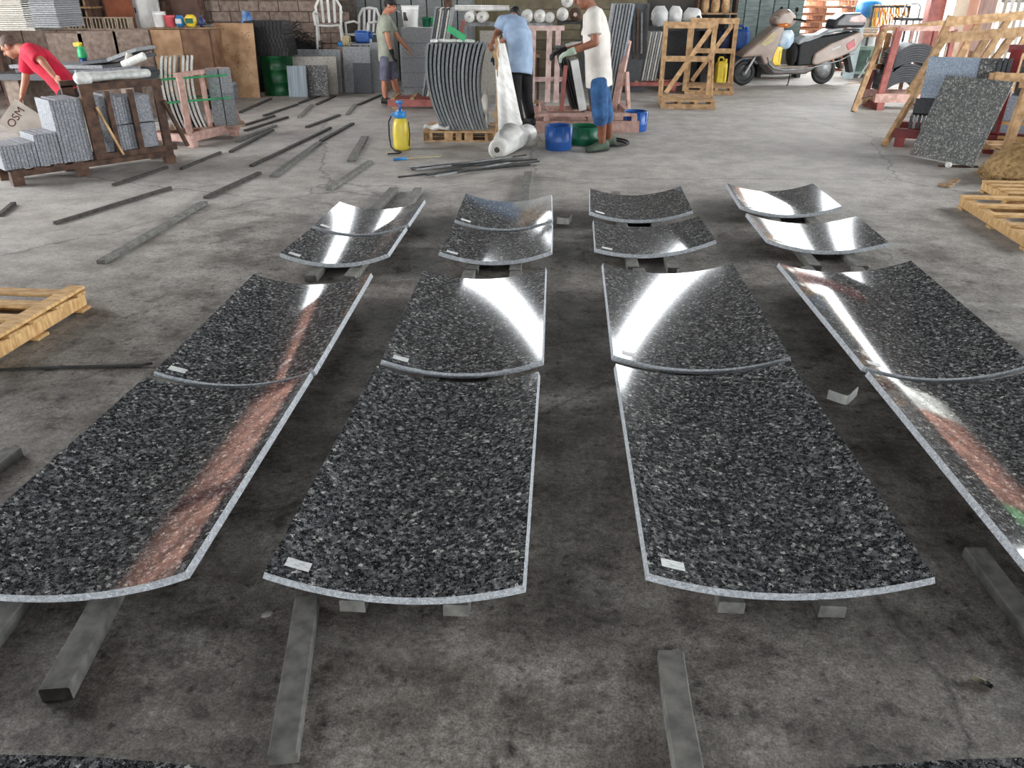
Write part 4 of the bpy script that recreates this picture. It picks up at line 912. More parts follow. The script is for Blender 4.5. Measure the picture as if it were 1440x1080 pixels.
# tall slabs and pink trestle behind the man in denim shorts
tr = thing('trestle', 'pink timber trestle beside the tall grey slabs', 'trestle', G(868, 167), R(0))
pbar('leg', tr, (-.06, 0, .0), (.1, .25, .98), .09, .05, wood_pink); pbar('leg', tr, (.16, 0, .0), (.1, .1, .6), .05, .04, wood_pink)
pbar('leg', tr, (-.02, .9, .0), (.1, .6, .98), .09, .05, wood_pink); pbar('top_bar', tr, (.1, .2, .965), (.1, .66, .965), .05, .05, wood_pink); pbox('foot_beam', tr, (-.1, .35, .09), (.5, .9, .06), wood_pink)
pbar('cross_strut', tr, (-.3, .22, .86), (.08, .22, .94), .05, .035, steel_dk)
for k in range(7):
    Mx = roty(.13); h = 1.32; c = Vector((-.28 + .042 * k, .45, .125)) + Mx @ Vector((0, 0, h / 2)); tbox('tall_slab', 'tall grey slab in the row leaning beside the pink trestle', 'stone slab', 'tall slabs by the pink trestle', tr, c, (.028, .55, h), blue_stone if k == 6 else grey_stone, Mx)
# dark clothes-like tangle of straps hanging behind
hg = thing('strap_rack', 'dark rack of hanging straps and boards behind the tall slabs', 'rack', (DV(892, 40, 14.3).x, 14.4, 0))
pbox('board', hg, (0, .1, .7), (.5, .05, 1.4), dark_stone)
for k in range(7): pbar('strap', hg, (-.2 + .065 * k, .05, 1.38 - .06 * (k % 3)), (-.19 + .07 * k, .03, .55 + .08 * (k % 2)), .03, .02, (steel_dk, wood_dark, strip_stone)[k % 3], (0, 1, 0))
# red rack with grey slabs and a blue tub
rb = thing('slab_rack', 'low red steel rack carrying a short bundle of grey slabs', 'rack', G(878, 130), R(2))
for v in (.0, .45): pbox('base_beam', rb, (.45, v, .14), (1.0, .06, .06), red_brown)
for u in (.05, .85): pbox('foot', rb, (u, .22, .055), (.08, .5, .11), red_brown)
for u in (.2, .6): pbox('cross_beam', rb, (u, .22, .18), (.05, .5, .02), wood_tan)
for k in range(6):
    Mx = roty(.13); h = .78; c = Vector((.30 + .043 * k, .22, .192)) + Mx @ Vector((0, 0, h / 2)); tbox('leaning_slab', 'pale grey slab in the short bundle on the low red rack', 'stone slab', 'slabs on the low red rack', rb, c, (.03, .42, h), grey_stone if k % 2 else lite_stone, Mx)
jerrycan('dark blue tub-shaped can on the low red rack beside the grey slabs', rb.matrix_basis @ Vector((.12, .2, .192)), (.26, .24, .36), blue_pl)

# cut-open buckets on the floor
def tubcan(label, loc, r_, h, m, wall=.012, group='cut-open tubs on the floor'):
    o = thing('tub', label, 'tub', loc, 0, group)
    MB().lathe([(r_ * .93, 0), (r_ * .97, .01), (r_, h * .3), (r_ * 1.02, h * .35), (r_ * 1.02, h * .4), (r_, h * .45), (r_, h), (r_ - wall, h), (r_ * .9 - wall, .02), (.001, .02)], n=28).build('wall', m, o, True)
    for k in range(10):
        t = k * .628; MB().bar((r_ * 1.01 * math.cos(t), r_ * 1.01 * math.sin(t), h * .5), (r_ * 1.01 * math.cos(t), r_ * 1.01 * math.sin(t), h * .95), .02, .008, (math.cos(t), math.sin(t), 0)).build('rib', m, o)
    MB().lathe([(r_ * .9, h * .55), (r_ * .9, h * .56)], n=24).build('water', mat('murky_water', (60, 70, 72), (40, 48, 50), 4, .1), o)
    return o
P = G(785, 213); tubcan('blue cut-open plastic tub beside the green basin', (P.x, P.y + .15, 0), .15, .26, blue_pl)
P = G(822, 205); tubcan('wide green basin between the blue tub and the man in denim shorts', (P.x, P.y + .16, 0), .19, .2, green_pl)
P = G(894, 186); tubcan('blue cut-open plastic tub standing by itself near the timber crate', (P.x, P.y + .14, 0), .15, .24, blue_pl)
mb = MB(); c = G(862, 203, .012); mb.tube([c + Vector((.16 * math.cos(t) * (1 + .02 * t), .22 * math.sin(t), .004 * t)) for t in [i * .35 for i in range(26)]], .012, 8); tag(mb.build('black_hose', black_rub, smooth=True), 'black hose coiled on the floor behind the man in denim shorts', 'hose')

# pressure sprayer
P = G(564, 212); sp = thing('sprayer', 'yellow pump sprayer with a blue head standing on bare floor', 'sprayer', (P.x, P.y + .08, 0))
MB().lathe([(.07, 0), (.092, .012), (.096, .05), (.096, .2), (.088, .28), (.068, .325), (.05, .345)], n=24).build('tank', yellow_tank, sp, True)
MB().lathe([(.055, .34), (.062, .345), (.062, .40), (.05, .41), (.035, .415)], n=20).build('collar', blue_lt, sp, True)
MB().tube([(0, 0, .41), (0, 0, .5)], .014, 10).build('pump_rod', blue_pl, sp, True); MB().tube([(-.035, 0, .505), (.035, 0, .505)], .014, 10).build('pump_handle', blue_lt, sp, True)
MB().bar((-.05, -.02, .385), (-.1, -.02, .37), .03, .03).build('outlet', blue_lt, sp)
MB().tube([(-.09, -.02, .37), (-.13, -.02, .3), (-.135, -.02, .15), (-.12, -.03, .03), (-.05, -.16, .012), (.03, -.22, .012), (.02, -.3, .012), (-.1, -.34, .012)], .008, 8).build('hose', black_rub, sp, True)
MB().tube([(.092, -.02, .3), (.105, -.06, .17), (.09, -.06, .05)], .006, 6).build('carry_strap', black_rub, sp, True)
a = G(553, 224, .014); b = G(572, 223, .014); c = G(618, 220, .01); d = G(622, 217, .01)
ln = thing('spray_lance', 'spray lance with a blue grip and pale wand beside the sprayer', 'spray lance', (a.x, a.y, 0)); o0 = Vector((a.x, a.y, 0))
MB().tube([a - o0, b - o0], .014, 8).build('grip', blue_lt, ln, True); MB().tube([b - o0, c - o0, d - o0], .006, 6).build('wand', mat('pale_wand', (214, 200, 150)), ln, True)

# ------------------------------------------------------------------ timber crates with open back frames
def lcrate(label, loc, rz, W_, D_, Ht, m, group='open timber crates'):
    o = thing('timber_crate', label, 'crate', loc, rz, group)
    for k in range(4): pbox('stringer', o, (-W_ / 2 + .04 + k * (W_ - .08) / 3, D_ / 2, .06), (.06, D_, .08), m)
    for k in range(6): pbox('slat', o, (0, .05 + k * (D_ - .1) / 5, .112), (W_, .08, .022), m)
    pbox('front_board', o, (0, -.012, .035), (W_, .02, .07), m); pbox('bottom_board', o, (0, D_ / 2, .01), (W_ - .04, .1, .018), m)
    z0 = .124
    for x in (-W_ / 2 + .04, W_ / 2 - .04): pbox('post', o, (x, D_ - .04, z0 + Ht / 2), (.07, .05, Ht), m)
    pbox('top_rail', o, (0, D_ - .075, z0 + Ht - .05), (W_, .02, .09), m); pbox('mid_rail', o, (0, D_ - .075, z0 + Ht * .5), (W_ - .02, .02, .08), m)
    pbar('brace', o, (-W_ / 2 + .12, D_ - .04, z0 + .02), (W_ / 2 - .1, D_ - .04, z0 + Ht - .1), .07, .03, m, (0, 1, 0))
    pbox('rear_post', o, (.0, D_ - .005, z0 + Ht / 2), (.06, .02, Ht - .1), m)
    for x in (-W_ / 2 + .02, W_ / 2 - .02): pbar('side_brace', o, (x, D_ * .45, z0), (x, D_ - .07, z0 + Ht * .48), .03, .05, m)
    return o
P = (G(929, 153) + G(1004, 153)) / 2
lc = lcrate('open timber crate with a slatted base in front of the white sacks', (P.x, P.y, 0), R(-3), .82, .75, 1.05, wood_tan)
dup(lc, (G(1006, 134).x - .1, G(1006, 134).y + .1, 0), R(-8), 'open timber crate standing behind the first, beside the scooter wheel')
# white sacks on a dark bench
bs = thing('sack_bench', 'dark bench under the white sacks', 'bench', (DV(953, 30, 15.0).x, 15.36, 0))
pbox('top', bs, (0, 0, .99), (1.3, .6, .06), steel_dk)
for x in (-.55, .55): pbox('leg', bs, (x, 0, .48), (.08, .5, .96), steel_dk)
pbox('back_board', bs, (0, .28, .5), (1.2, .03, .9), dark_stone)
for k, (x, w, lb) in enumerate(((929, .32, 'white sack nearest the hanging straps on the dark bench'), (951, .26, 'white sack between the two other sacks on the bench'), (975, .36, 'white sack with a dark round mark on the dark bench'))):
    sack('white_sack', lb, (DV(x, 25, 15.1).x, 15.26, 1.021), (w, .3, .33 - .03 * (k == 2)), white_sack, 'sack', seed=30 + k, tie=False, group='white sacks on the bench')
o = [q for q in bpy.data.objects if q.name.startswith('white_sack')][-1]
MB().lathe([(.035, 0), (.035, .008)], (.09, -.15, .15), 14, rotx(R(-90))).build('printed_mark', steel_dk, o)
# carton shelf and wrapped stacks at the far right of the back wall
sf = thing('carton_shelf', 'brown shelf with cardboard tubes behind the timber crates', 'shelf', (DV(1008, 10, 16.5).x, 16.6, 0))
pbox('shelf_board', sf, (0, 0, 1.2), (.75, .4, .03), wood_old); 
for x in (-.36, .36): pbox('post', sf, (x, 0, .85), (.04, .38, 1.7), wood_dark)
for k in range(3): o = MB().lathe([(.07, 0), (.085, .1), (.075, .2), (.085, .32)], (sf.location.x - .22 + .2 * k, 16.55, 1.216), 14).build('cardboard_tube', wood_tan, smooth=True); tag(o, 'brown cardboard tube standing on the brown shelf', 'tube', 'tubes on the brown shelf')
for k in range(5):
    a = DV(1036 + 20 * k, 30, 17.2); tbox('wrapped_stack', 'green-grey wrapped stack of panels behind the scooter', 'stack', 'wrapped stacks behind the scooter', None, (a.x, 17.4, .85 + .3), (.3, .35, 1.1), mat('green_grey_wrap', (128, 142, 138), (98, 112, 110), 5, .7, stretch=(1, 1, 6)))
bs = thing('stack_bench', 'dark steel bench under the wrapped stacks', 'bench', (DV(1076, 40, 17.2).x, 17.4, 0)); pbox('top', bs, (0, 0, .575), (1.75, .5, .05), steel_dk)
for x in (-.8, 0, .8): pbox('leg', bs, (x, 0, .275), (.08, .4, .55), steel_dk)
jerrycan('blue jerrycan standing behind the scooter nose', (DV(1043, 60, 16.6).x, 16.75, .56), (.34, .24, .42), blue_pl)
jerrycan('purple-blue jerrycan beside the rear timber crate', (DV(1022, 60, 16.6).x, 16.75, .56), (.26, .22, .36), navy_pl)
jerrycan('yellow jerrycan on the floor beside the rear timber crate', (DV(1016, 100, 15.6).x, 15.75, 0), (.22, .2, .48), yellow_pl)
jerrycan('light blue jerrycan on the floor behind the scooter front wheel', (DV(1041, 100, 16.5).x, 16.7, 0), (.3, .22, .5), blue_lt)
ps_ = thing('stone_plinth', 'low stone plinth carrying two jerrycans', 'plinth', (DV(1033, 60, 16.6).x, 16.77, .515)); pbox('top', ps_, (0, 0, .02), (.72, .34, .04), dark_stone)
for x in (-.33, .33): pbox('leg', ps_, (x, .1, -.257), (.06, .08, .51), dark_stone)

# ------------------------------------------------------------------ scooter
F_ = G(1043, 120); sc = thing('scooter', 'taupe electric scooter with a rear box parked beside the pallets', 'scooter', F_ + Vector((.82 * math.cos(R(11)), .82 * math.sin(R(11)), 0)), R(11))
taupe = mat('taupe_paint', (158, 140, 128), (130, 114, 104), 4, .3); taupe_dk = mat('dark_taupe_plastic', (92, 84, 80), (70, 64, 62), 6, .45); seat_m = mat('grey_seat_vinyl', (160, 164, 164), (120, 124, 126), 6, .35)
def wheel(x, r_, hub, nm='wheel'):
    rt = Matrix.Rotation(R(90), 3, 'X')
    w = MB(); w.tube([(x + (r_ - .045) * math.cos(t), 0, r_ + (r_ - .045) * math.sin(t)) for t in [i * math.pi / 16 for i in range(32)]], .045, 10, closed=True); wo = w.build(nm, black_rub, sc, True)
    MB().lathe([(r_ - .07, -.025), (r_ - .06, -.02), (r_ - .06, .02), (r_ - .07, .025)], (x, 0, r_), 24, rt).build('rim', steel_dk, wo, True)
    MB().lathe([(hub, -.045), (hub, .045), (hub * .5, .055)], (x, 0, r_), 18, rt).build('hub', steel, wo, True)
    for k in range(5): t = k * 1.257; MB().bar((x + .03 * math.cos(t), 0, r_ + .03 * math.sin(t)), (x + (r_ - .07) * math.cos(t), 0, r_ + (r_ - .07) * math.sin(t)), .025, .03, (0, 1, 0)).build('spoke', steel, wo)
wheel(-.82, .22, .05); wheel(.76, .23, .12)
def pr(name, poly, y0, y1, m, bev=.02, parent=None):
    o = MB().prism(poly, (0, 0, 0), (1, 0, 0), (0, 0, 1), -y1, -y0).build(name, m, parent or sc); b = o.modifiers.new('bevel', 'BEVEL'); b.width = bev; b.segments = 3; b.limit_method = 'ANGLE'; b.angle_limit = R(40)
    for p in o.data.polygons: p.use_smooth = False
    return o
for y in (-.085, .085): pbar('fork', sc, (-.82, y, .22), (-.6, y, .62), .03, .035, steel)
pr('front_fender', [(-1.06, .28), (-1.04, .4), (-.9, .5), (-.72, .5), (-.58, .4), (-.6, .36), (-.74, .46), (-.9, .455), (-1.0, .37)], -.075, .075, taupe_dk, .01)
pr('front_apron', [(-.97, .5), (-.93, .56), (-.72, .72), (-.36, 1.02), (-.22, 1.0), (-.26, .8), (-.38, .42), (-.5, .36), (-.62, .52), (-.9, .5)], -.2, .2, taupe, .05)
pr('apron_insert', [(-.66, .72), (-.44, .93), (-.36, .9), (-.4, .78), (-.56, .68)], -.208, -.19, mat('gold_trim', (170, 156, 116), (146, 130, 90), 5, .3), .005)
pr('lower_cowl', [(-.62, .52), (-.46, .34), (-.3, .2), (.34, .2), (.5, .3), (.36, .34), (-.26, .32), (-.4, .48)], -.19, .19, taupe_dk, .03)
pr('footboard', [(-.36, .3), (.32, .31), (.34, .345), (-.38, .345)], -.2, .2, mat('grey_rubber_mat', (150, 138, 128), (120, 110, 102), 14, .8), .01)
MB().tube([(-.48, -.2, .5), (-.42, -.205, .38), (-.32, -.205, .3), (-.1, -.205, .275), (.4, -.205, .31), (.95, -.2, .43), (1.22, -.17, .55)], .012, 8).build('trim_strip', steel, sc, True)
pr('headlight_cowl', [(-.4, 1.06), (-.4, 1.14), (-.3, 1.27), (-.16, 1.3), (-.02, 1.2), (.02, 1.08), (-.08, 1.0), (-.3, 1.0)], -.17, .17, taupe, .06)
MB().ell((-.22, -.13, 1.03), (.13, .06, .05)).build('indicator', mat('amber_lens', (206, 120, 40), (180, 96, 30), 5, .2), sc, True)
for s in (-1, 1):
    MB().tube([(-.06, s * .16, 1.13), (.02, s * .3, 1.12), (.09, s * .36, 1.1)], .018, 8).build('handlebar', black_rub, sc, True)
    MB().tube([(-.06, s * .25, 1.14), (-.1, s * .3, 1.27)], .007, 6).build('mirror_stem', black_rub, sc, True); MB().ell((-.1, s * .31, 1.29), (.02, .06, .04)).build('mirror', black_rub, sc, True)
MB().tube([(-.36, -.17, 1.15), (-.46, -.2, 1.17)], .008, 6).build('brake_lever', steel, sc, True)
pr('under_seat_body', [(.16, .34), (.14, .72), (.2, .78), (1.18, .92), (1.2, .72), (1.0, .52), (.6, .36)], -.15, .15, black_rub, .03)
pr('side_panel', [(.42, .38), (.44, .56), (.72, .72), (1.28, .93), (1.36, .82), (1.24, .6), (.95, .48), (.5, .35)], -.2, .2, taupe, .03)
pr('tail_light', [(1.02, .7), (1.16, .8), (1.2, .68), (1.08, .6)], -.207, -.18, mat('red_lens', (190, 40, 52), (150, 26, 36), 5, .25), .006)
pr('seat', [(.1, .7), (.1, .78), (.22, .86), (.5, .88), (.66, .96), (.95, 1.0), (.96, .93), (.6, .86), (.3, .72)], -.15, .15, seat_m, .04)
pr('rear_rack', [(.7, .9), (1.3, .93), (1.3, .96), (.7, .95)], -.1, .1, steel_dk, .008)
bx = pr('rear_box', [(.72, .98), (.76, 1.12), (.9, 1.22), (1.22, 1.23), (1.36, 1.14), (1.34, .98)], -.19, .19, mat('dark_box_plastic', (52, 50, 52), (36, 34, 36), 6, .3), .05)
pr('box_lid', [(.98, 1.06), (1.0, 1.18), (1.22, 1.215), (1.35, 1.14), (1.34, 1.05)], -.197, .197, mat('pinkish_box_lid', (206, 180, 174), (170, 140, 134), 5, .3), .04, bx)
MB().lathe([(.17, -.1), (.17, .0), (.12, .05)], (.72, -.06, .3), 20, Matrix.Rotation(R(90), 3, 'X')).build('motor_cover', steel, sc, True)
pr('rear_fender', [(.55, .46), (.7, .52), (.95, .48), (1.06, .28), (1.1, .3), (1.02, .52), (.75, .57), (.55, .5)], -.07, .07, black_rub, .01)
pr('mud_flap', [(1.1, .6), (1.18, .58), (1.34, .22), (1.26, .2)], -.08, .08, black_rub, .01)
MB().tube([(.05, -.12, .22), (.0, -.2, .03), (-.03, -.22, .01)], .012, 6).build('kick_stand', steel_dk, sc, True)
for k in range(5): pbox('badge_letter', sc, (.78 + .03 * k, -.204, .625 + .011 * k), (.016, .004, .035), white_pl)
bg_ = thing('fabric_bag', 'white and blue bag hanging on the scooter front', 'bag', sc.matrix_basis @ Vector((-.1, -.02, .62)), R(11))
MB().loft([(Vector((0, 0, z)), Vector((.17 * f, 0, 0)), Vector((0, .09 * f, 0))) for z, f in ((0, .3), (.04, .75), (.14, 1), (.26, .9), (.32, .6))], 18).build('body', mat('pale_blue_bag', (206, 216, 222), (140, 170, 196), 7, .5), bg_, True)
MB().box((-.14, 0, .02), (.12, .1, .12)).build('blue_pocket', blue_lt, bg_)
yb_ = jerrycan('small yellow can standing on the scooter footboard', sc.matrix_basis @ Vector((-.24, 0, .346)), (.2, .16, .4), yellow_pl, R(11))
sack('dark_bag', 'black bag slumped on the scooter footboard against the seat', sc.matrix_basis @ Vector((.08, -.02, .346)), (.22, .26, .38), black_cloth, 'bag', R(11), seed=41, tie=False)

# ------------------------------------------------------------------ pallets, barrel, hose, junk behind the scooter
PX = DV(1158, 30, 18.6).x
first = make_pallet('weathered red-brown pallet in the tall stack behind the scooter', (PX, 19.2, 0), R(3), 1.55, 1.0, .14, 6, mat('red_brown_pallet', (190, 132, 96), (148, 96, 66), 10, .8), group='pallet stack behind the scooter')
for k in range(1, 10): dup(first, (PX + random.uniform(-.05, .05), 19.2, .141 * k), R(3) + random.uniform(-.03, .03))
bp = thing('barrel', 'grey plastic barrel with a blue lid beside the pallet stack', 'barrel', (DV(1222, 30, 18.2).x, 18.3, 0))
MB().lathe([(.24, 0), (.27, .05), (.28, .5), (.27, .95), (.25, 1.1)], n=24).build('body', mat('grey_barrel', (170, 176, 180), (128, 136, 142), 5, .5), bp, True); MB().lathe([(.26, 1.1), (.27, 1.12), (.27, 1.36), (.22, 1.42)], n=24).build('lid', blue_lt, bp, True)
hs = thing('hose_rack', 'bundle of orange hose loops hung on a steel rack', 'hose', (DV(1248, 30, 17.7).x, 17.7, 0))
for x in (-.3, .42): pbox('post', hs, (x, .1, .65), (.04, .04, 1.3), steel_dk)
pbox('top_bar', hs, (.06, .1, 1.3), (.76, .04, .04), steel_dk)
for k in range(12): 
    x = -.24 + .055 * k; sw = random.uniform(.03, .08); h = random.uniform(.35, .55) * (1 if k < 7 else .5)
    MB().tube([(x + sw * math.sin(t), .1 + .05 * math.cos(t), 1.33 - h / 2 + h / 2 * math.cos(t)) for t in [i * math.pi / 8 for i in range(16)]], .013, 6, closed=True).build('hose_loop', orange_hose if k % 4 else yellow_pl, hs, True)
tl = thing('trolley', 'grey hand trolley with a bent handle beside the hose rack', 'trolley', (DV(1276, 30, 17.6).x, 17.6, 0))
pbox('deck', tl, (0, 0, 1.08), (.42, .4, .05), steel_dk)
for x in (-.18, .18):
    for y in (-.16, .16): pbox('leg', tl, (x, y, .53), (.035, .035, 1.05), steel)
MB().tube([(-.12, 0, 1.1), (-.1, 0, 1.34), (.14, 0, 1.36), (.2, 0, 1.3), (.2, 0, 1.1)], .016, 8).build('handle', steel, tl, True)
gm = thing('green_machine', 'pale green machine cabinet under a junk table behind the scooter', 'machine', (DV(1220, 90, 17.2).x, 17.4, 0))
mg = mat('pale_green_paint', (140, 168, 150), (104, 130, 116), 6, .5)
pbox('cabinet', gm, (0, .1, .32), (.6, .4, .5), mg); pbox('door', gm, (-.1, -.11, .32), (.3, .014, .4), mat('dark_green_door', (70, 96, 84))); pbox('base', gm, (0, .1, .035), (.64, .44, .07), steel_dk); pbox('handle', gm, (.0, -.125, .34), (.02, .02, .1), steel)
jt = thing('junk_table', 'low steel table heaped with scrap behind the scooter', 'table', (DV(1222, 60, 17.1).x, 17.2, 0))
pbox('top', jt, (0, .2, .8), (.9, .8, .05), wood_old)
for x in (-.4, .4): pbar('leg', jt, (x, -.15, 0), (x * .9, -.1, .78), .04, .04, steel); pbar('leg', jt, (x, .55, 0), (x * .9, .5, .78), .04, .04, steel)
pbar('brace', jt, (-.1, -.18, .02), (.25, -.14, .75), .04, .02, steel)
for k in range(9):
    a = random.uniform(-.4, .4); P = jt.matrix_basis @ Vector((random.uniform(-.06, .06), random.uniform(.12, .22), .832 + .0125 * k)); d = Vector((math.cos(a), math.sin(a) * .6, 0)) * random.uniform(.12, .3)
    tag(MB().bar(P - d, P + d, .04, .012).build('scrap_strip', (lite_stone, wood_tan, steel)[k % 3]), 'short scrap strip in the heap on the low steel table', 'scrap', 'scrap on the low table')
for k in range(12):
    P = G(1200 + 5 * k, 114 + random.uniform(-2, 5)); a = random.uniform(-.5, .5); d = Vector((math.cos(a), math.sin(a), 0)) * random.uniform(.15, .4)
    tag(MB().bar(P - d + Vector((0, 0, .002 + .0015 * (k % 3))), P + d + Vector((0, 0, .002 + .0015 * (k % 3))), .03, .003).build('offcut', (wood_tan, lite_stone)[k % 2]), 'pale offcut strip scattered on the floor behind the timber frames', 'offcut', 'offcuts on the floor')
tag(MB().prism([(0, 0), (.22, 0), (.26, .95), (.05, .98)], (DV(1186, 100, 17.0).x, 17.05, 0), (1, 0, 0), (0, 0, 1), 0, .04).build('grey_panel', mat('pale_blue_grey_panel', (182, 196, 198), (150, 164, 168), 4, .6)), 'pale grey panel standing behind the scooter tail', 'panel')

# ------------------------------------------------------------------ right side racks
A1 = thing('timber_trestle', 'tan timber trestle frame beside the arched dark slabs', 'frame', G(1205, 157))
def WB(root, nm, p, q, w, h, m, up=(0, 1, 0)):
    iv = root.matrix_basis.inverted(); return pbar(nm, root, iv @ Vector(p), iv @ Vector(q), w, h, m, up)
a = G(1200, 157); t = DV(1244, 42, 12.7)
WB(A1, 'leg', a, t, .075, .05, wood_tan); a2 = G(1228, 146); WB(A1, 'leg', a2, DV(1250, 46, 13.1), .07, .05, wood_tan)
e1 = DV(1338, 30, 12.7); WB(A1, 'top_rail', t - Vector((.03, 0, 0)), e1, .05, .1, wood_tan)
e2 = DV(1336, 150, 12.3); e2.z = 0; WB(A1, 'leg', e2, e1, .075, .05, wood_tan); e3 = e2 + Vector((.1, .9, 0)); WB(A1, 'leg', e3, e1 + Vector((0, .35, 0)), .07, .05, wood_tan)
WB(A1, 'tie', (a + t) / 2 + Vector((-.02, -.03, .05)), (a2 + DV(1250, 46, 13.1)) / 2 + Vector((.05, 0, .05)), .07, .03, wood_tan)
WB(A1, 'tie', a.lerp(t, .1), a2.lerp(DV(1250, 46, 13.1), .1), .06, .03, wood_old)
A2 = thing('arch_rack', 'red steel rack holding the arched dark slabs', 'rack', G(1237, 157) + Vector((0, .08, 0)))
o0 = A2.location
pbox('base_beam', A2, (.45, .1, .17), (1.0, .08, .12), wood_pink); pbox('base_beam', A2, (.45, .7, .17), (1.0, .08, .12), wood_pink)
for x in (.05, .85): pbox('foot', A2, (x, .4, .055), (.1, .7, .11), red_brown)
for y in (.1, .7): pbar('post', A2, (.03, y, .2), (.11, y, 1.12), .09, .06, red_brown, (0, 1, 0)); pbar('post', A2, (.88, y, .2), (.88, y, 1.1), .06, .06, red_brown, (0, 1, 0))
for y in (.1, .7): pbox('top_rail', A2, (.5, y, 1.11), (.8, .06, .06), wood_pink)
for x in (.3, .55): pbox('upright_slat', A2, (x, .72, .65), (.05, .03, .85), wood_pink)
def arch(label, root, org, w, L, sag, th, m, group):
    Rr = (w * w / 4 + sag * sag) / (2 * sag); th0 = math.asin(w / 2 / Rr)
    def fn(u, v):
        a = (u * 2 - 1) * th0; return (math.sin(a) * Rr, (v - .5) * L, Rr * math.cos(a) - Rr * math.cos(th0)), (math.sin(a), 0, math.cos(a))
    o = MB().sheet(fn, 14, 1, th).build('arched_slab', m); o.matrix_basis = root.matrix_basis @ Matrix.Translation(Vector(org)); return tag(o, label, 'stone slab', group)
for k in range(8): arch('dark curved slab in the lower arched pile on the red rack', A2, (.40 - .0 * k, .42, .262 + .032 * k), .64, .5, .15, .027, dark_stone, 'arched slabs on the red rack')
for k in range(8): arch('dark curved slab in the upper arched pile on the red rack', A2, (.47, .42, .535 + .032 * k), .62, .5, .15, .027, dark_stone, 'arched slabs on the red rack')

# two big timber lattice frames
def lattice(label, Yp, rails, posts, legs, m):
    o = thing('timber_lattice', label, 'frame', (DV(1370, 60, Yp).x, Yp, 0)); ends = []
    for (p, q, w) in rails: WB(o, 'rail', DV(*p, Yp), DV(*q, Yp), .03, w, m, (0, 0, 1))
    for (p, q) in posts:
        a = DV(*p, Yp + .045); b = DV(*q, Yp + .045); k = (a.z - .5) / (a.z - b.z); g = a + (b - a) * k; WB(o, 'post', a, g, .08, .045, m); ends.append(g)
    WB(o, 'bottom_rail', ends[0] + Vector((-.02, .05, 0)), ends[-1] + Vector((.02, .05, 0)), .03, .08, m, (0, 0, 1))
    for x in legs: P = DV(x, 120, Yp + .12); WB(o, 'leg', (P.x, Yp + .13, 0), (P.x + .05, Yp + .13, .95), .08, .05, m)
    return o
lattice('tall timber lattice frame behind the pale blue slab', 10.9, [((1330, 31), (1470, 19), .1)], [((1338, 22), (1312, 78)), ((1382, 22), (1352, 75)), ((1424, 18), (1388, 75)), ((1462, 16), (1430, 75))], (1338, 1420), wood_tan)
lattice('lower timber lattice frame between the tall one and the pale blue slab', 10.2, [((1322, 54), (1470, 42), .11)], [((1332, 48), (1306, 88)), ((1392, 46), (1368, 85)), ((1428, 44), (1398, 85)), ((1460, 44), (1428, 85))], (1352, 1410), wood_tan)

# red slab rack
RL = G(1256, 206); RA = R(-24); rs = thing('slab_rack', 'dark red steel rack with pale blue and dark granite slabs', 'rack', (RL.x, RL.y, 0), RA)
for v in (.03, .62): pbox('base_beam', rs, (.85, v, .15), (1.75, .08, .1), red_paint)
for u in (.05, .95, 1.65): pbox('foot', rs, (u, .325, .05), (.1, .68, .1), red_paint); 
for u in (.95, 1.62):
    pbar('post', rs, (u, .02, .2), (u + .04, .36, 1.02), .1, .08, red_paint); pbar('post', rs, (u, .68, .2), (u + .04, .4, 1.02), .1, .08, red_paint)
pbox('top_rail', rs, (1.33, .38, 1.04), (.85, .1, .08), red_paint)
for z in (.3, .45): pbar('guard_bar', rs, (1.0, -.03, z - .12), (1.7, -.03, z - .1), .03, .03, wood_new)
pbar('side_plank', rs, (-.1, -.02, .0), (.24, .42, .93), .05, .06, wood_tan)
Lb = R(14); MX = rotx(-Lb)
def rsl(label, u0, u1, z0, z1, m, v=.1, t=.03, name='leaning_slab'):
    h = (z1 - z0) / math.cos(Lb); c = Vector(((u0 + u1) / 2, v + math.tan(Lb) * (z0 - .2), z0 + .006)) + MX @ Vector((0, 0, h / 2)); return tbox(name, label, 'stone slab', 'slabs on the dark red rack', rs, c, (round(u1 - u0, 3), t, round(h, 3)), m, MX)
for k in range(8): tbox('strip_slab', 'narrow grey slab standing on edge at the bottom of the dark red rack', 'stone slab', 'narrow slabs on the dark red rack', rs, (.12 + .042 * k, .2, .2 + .07), (.03, .3, .136), grey_stone if k % 2 else dark_stone)
rsl('dark blue granite strip under the pale blue slab on the red rack', .12, .55, .345, .5, dark_stone, v=.08, t=.12)
rsl('pale blue granite slab on the dark red rack', .16, .86, .51, .93, blue_granite, v=.08, t=.1)
rsl('black speckled granite slab beside the pale blue slab', .66, .82, .515, .94, speck_granite, v=.0, t=.02)
for k in range(3): rsl('dark granite slab standing between the pale blue slab and the red post', .83 + .045 * k, .865 + .045 * k, .205, .93, dark_stone, v=.05, t=.2)
for k in range(5): tbox('leaning_slab', 'dark slab in the upright row between the two red posts', 'stone slab', 'dark slabs in the red rack', rs, (1.1 + .085 * k, .42, .58 + .18), (.05, .3, .34), dark_stone)
tbox('stone_block', 'pale blue-grey block under the upright dark slabs in the red rack', 'stone block', None, rs, (1.26, .36, .395), (.5, .42, .38), blue_granite)
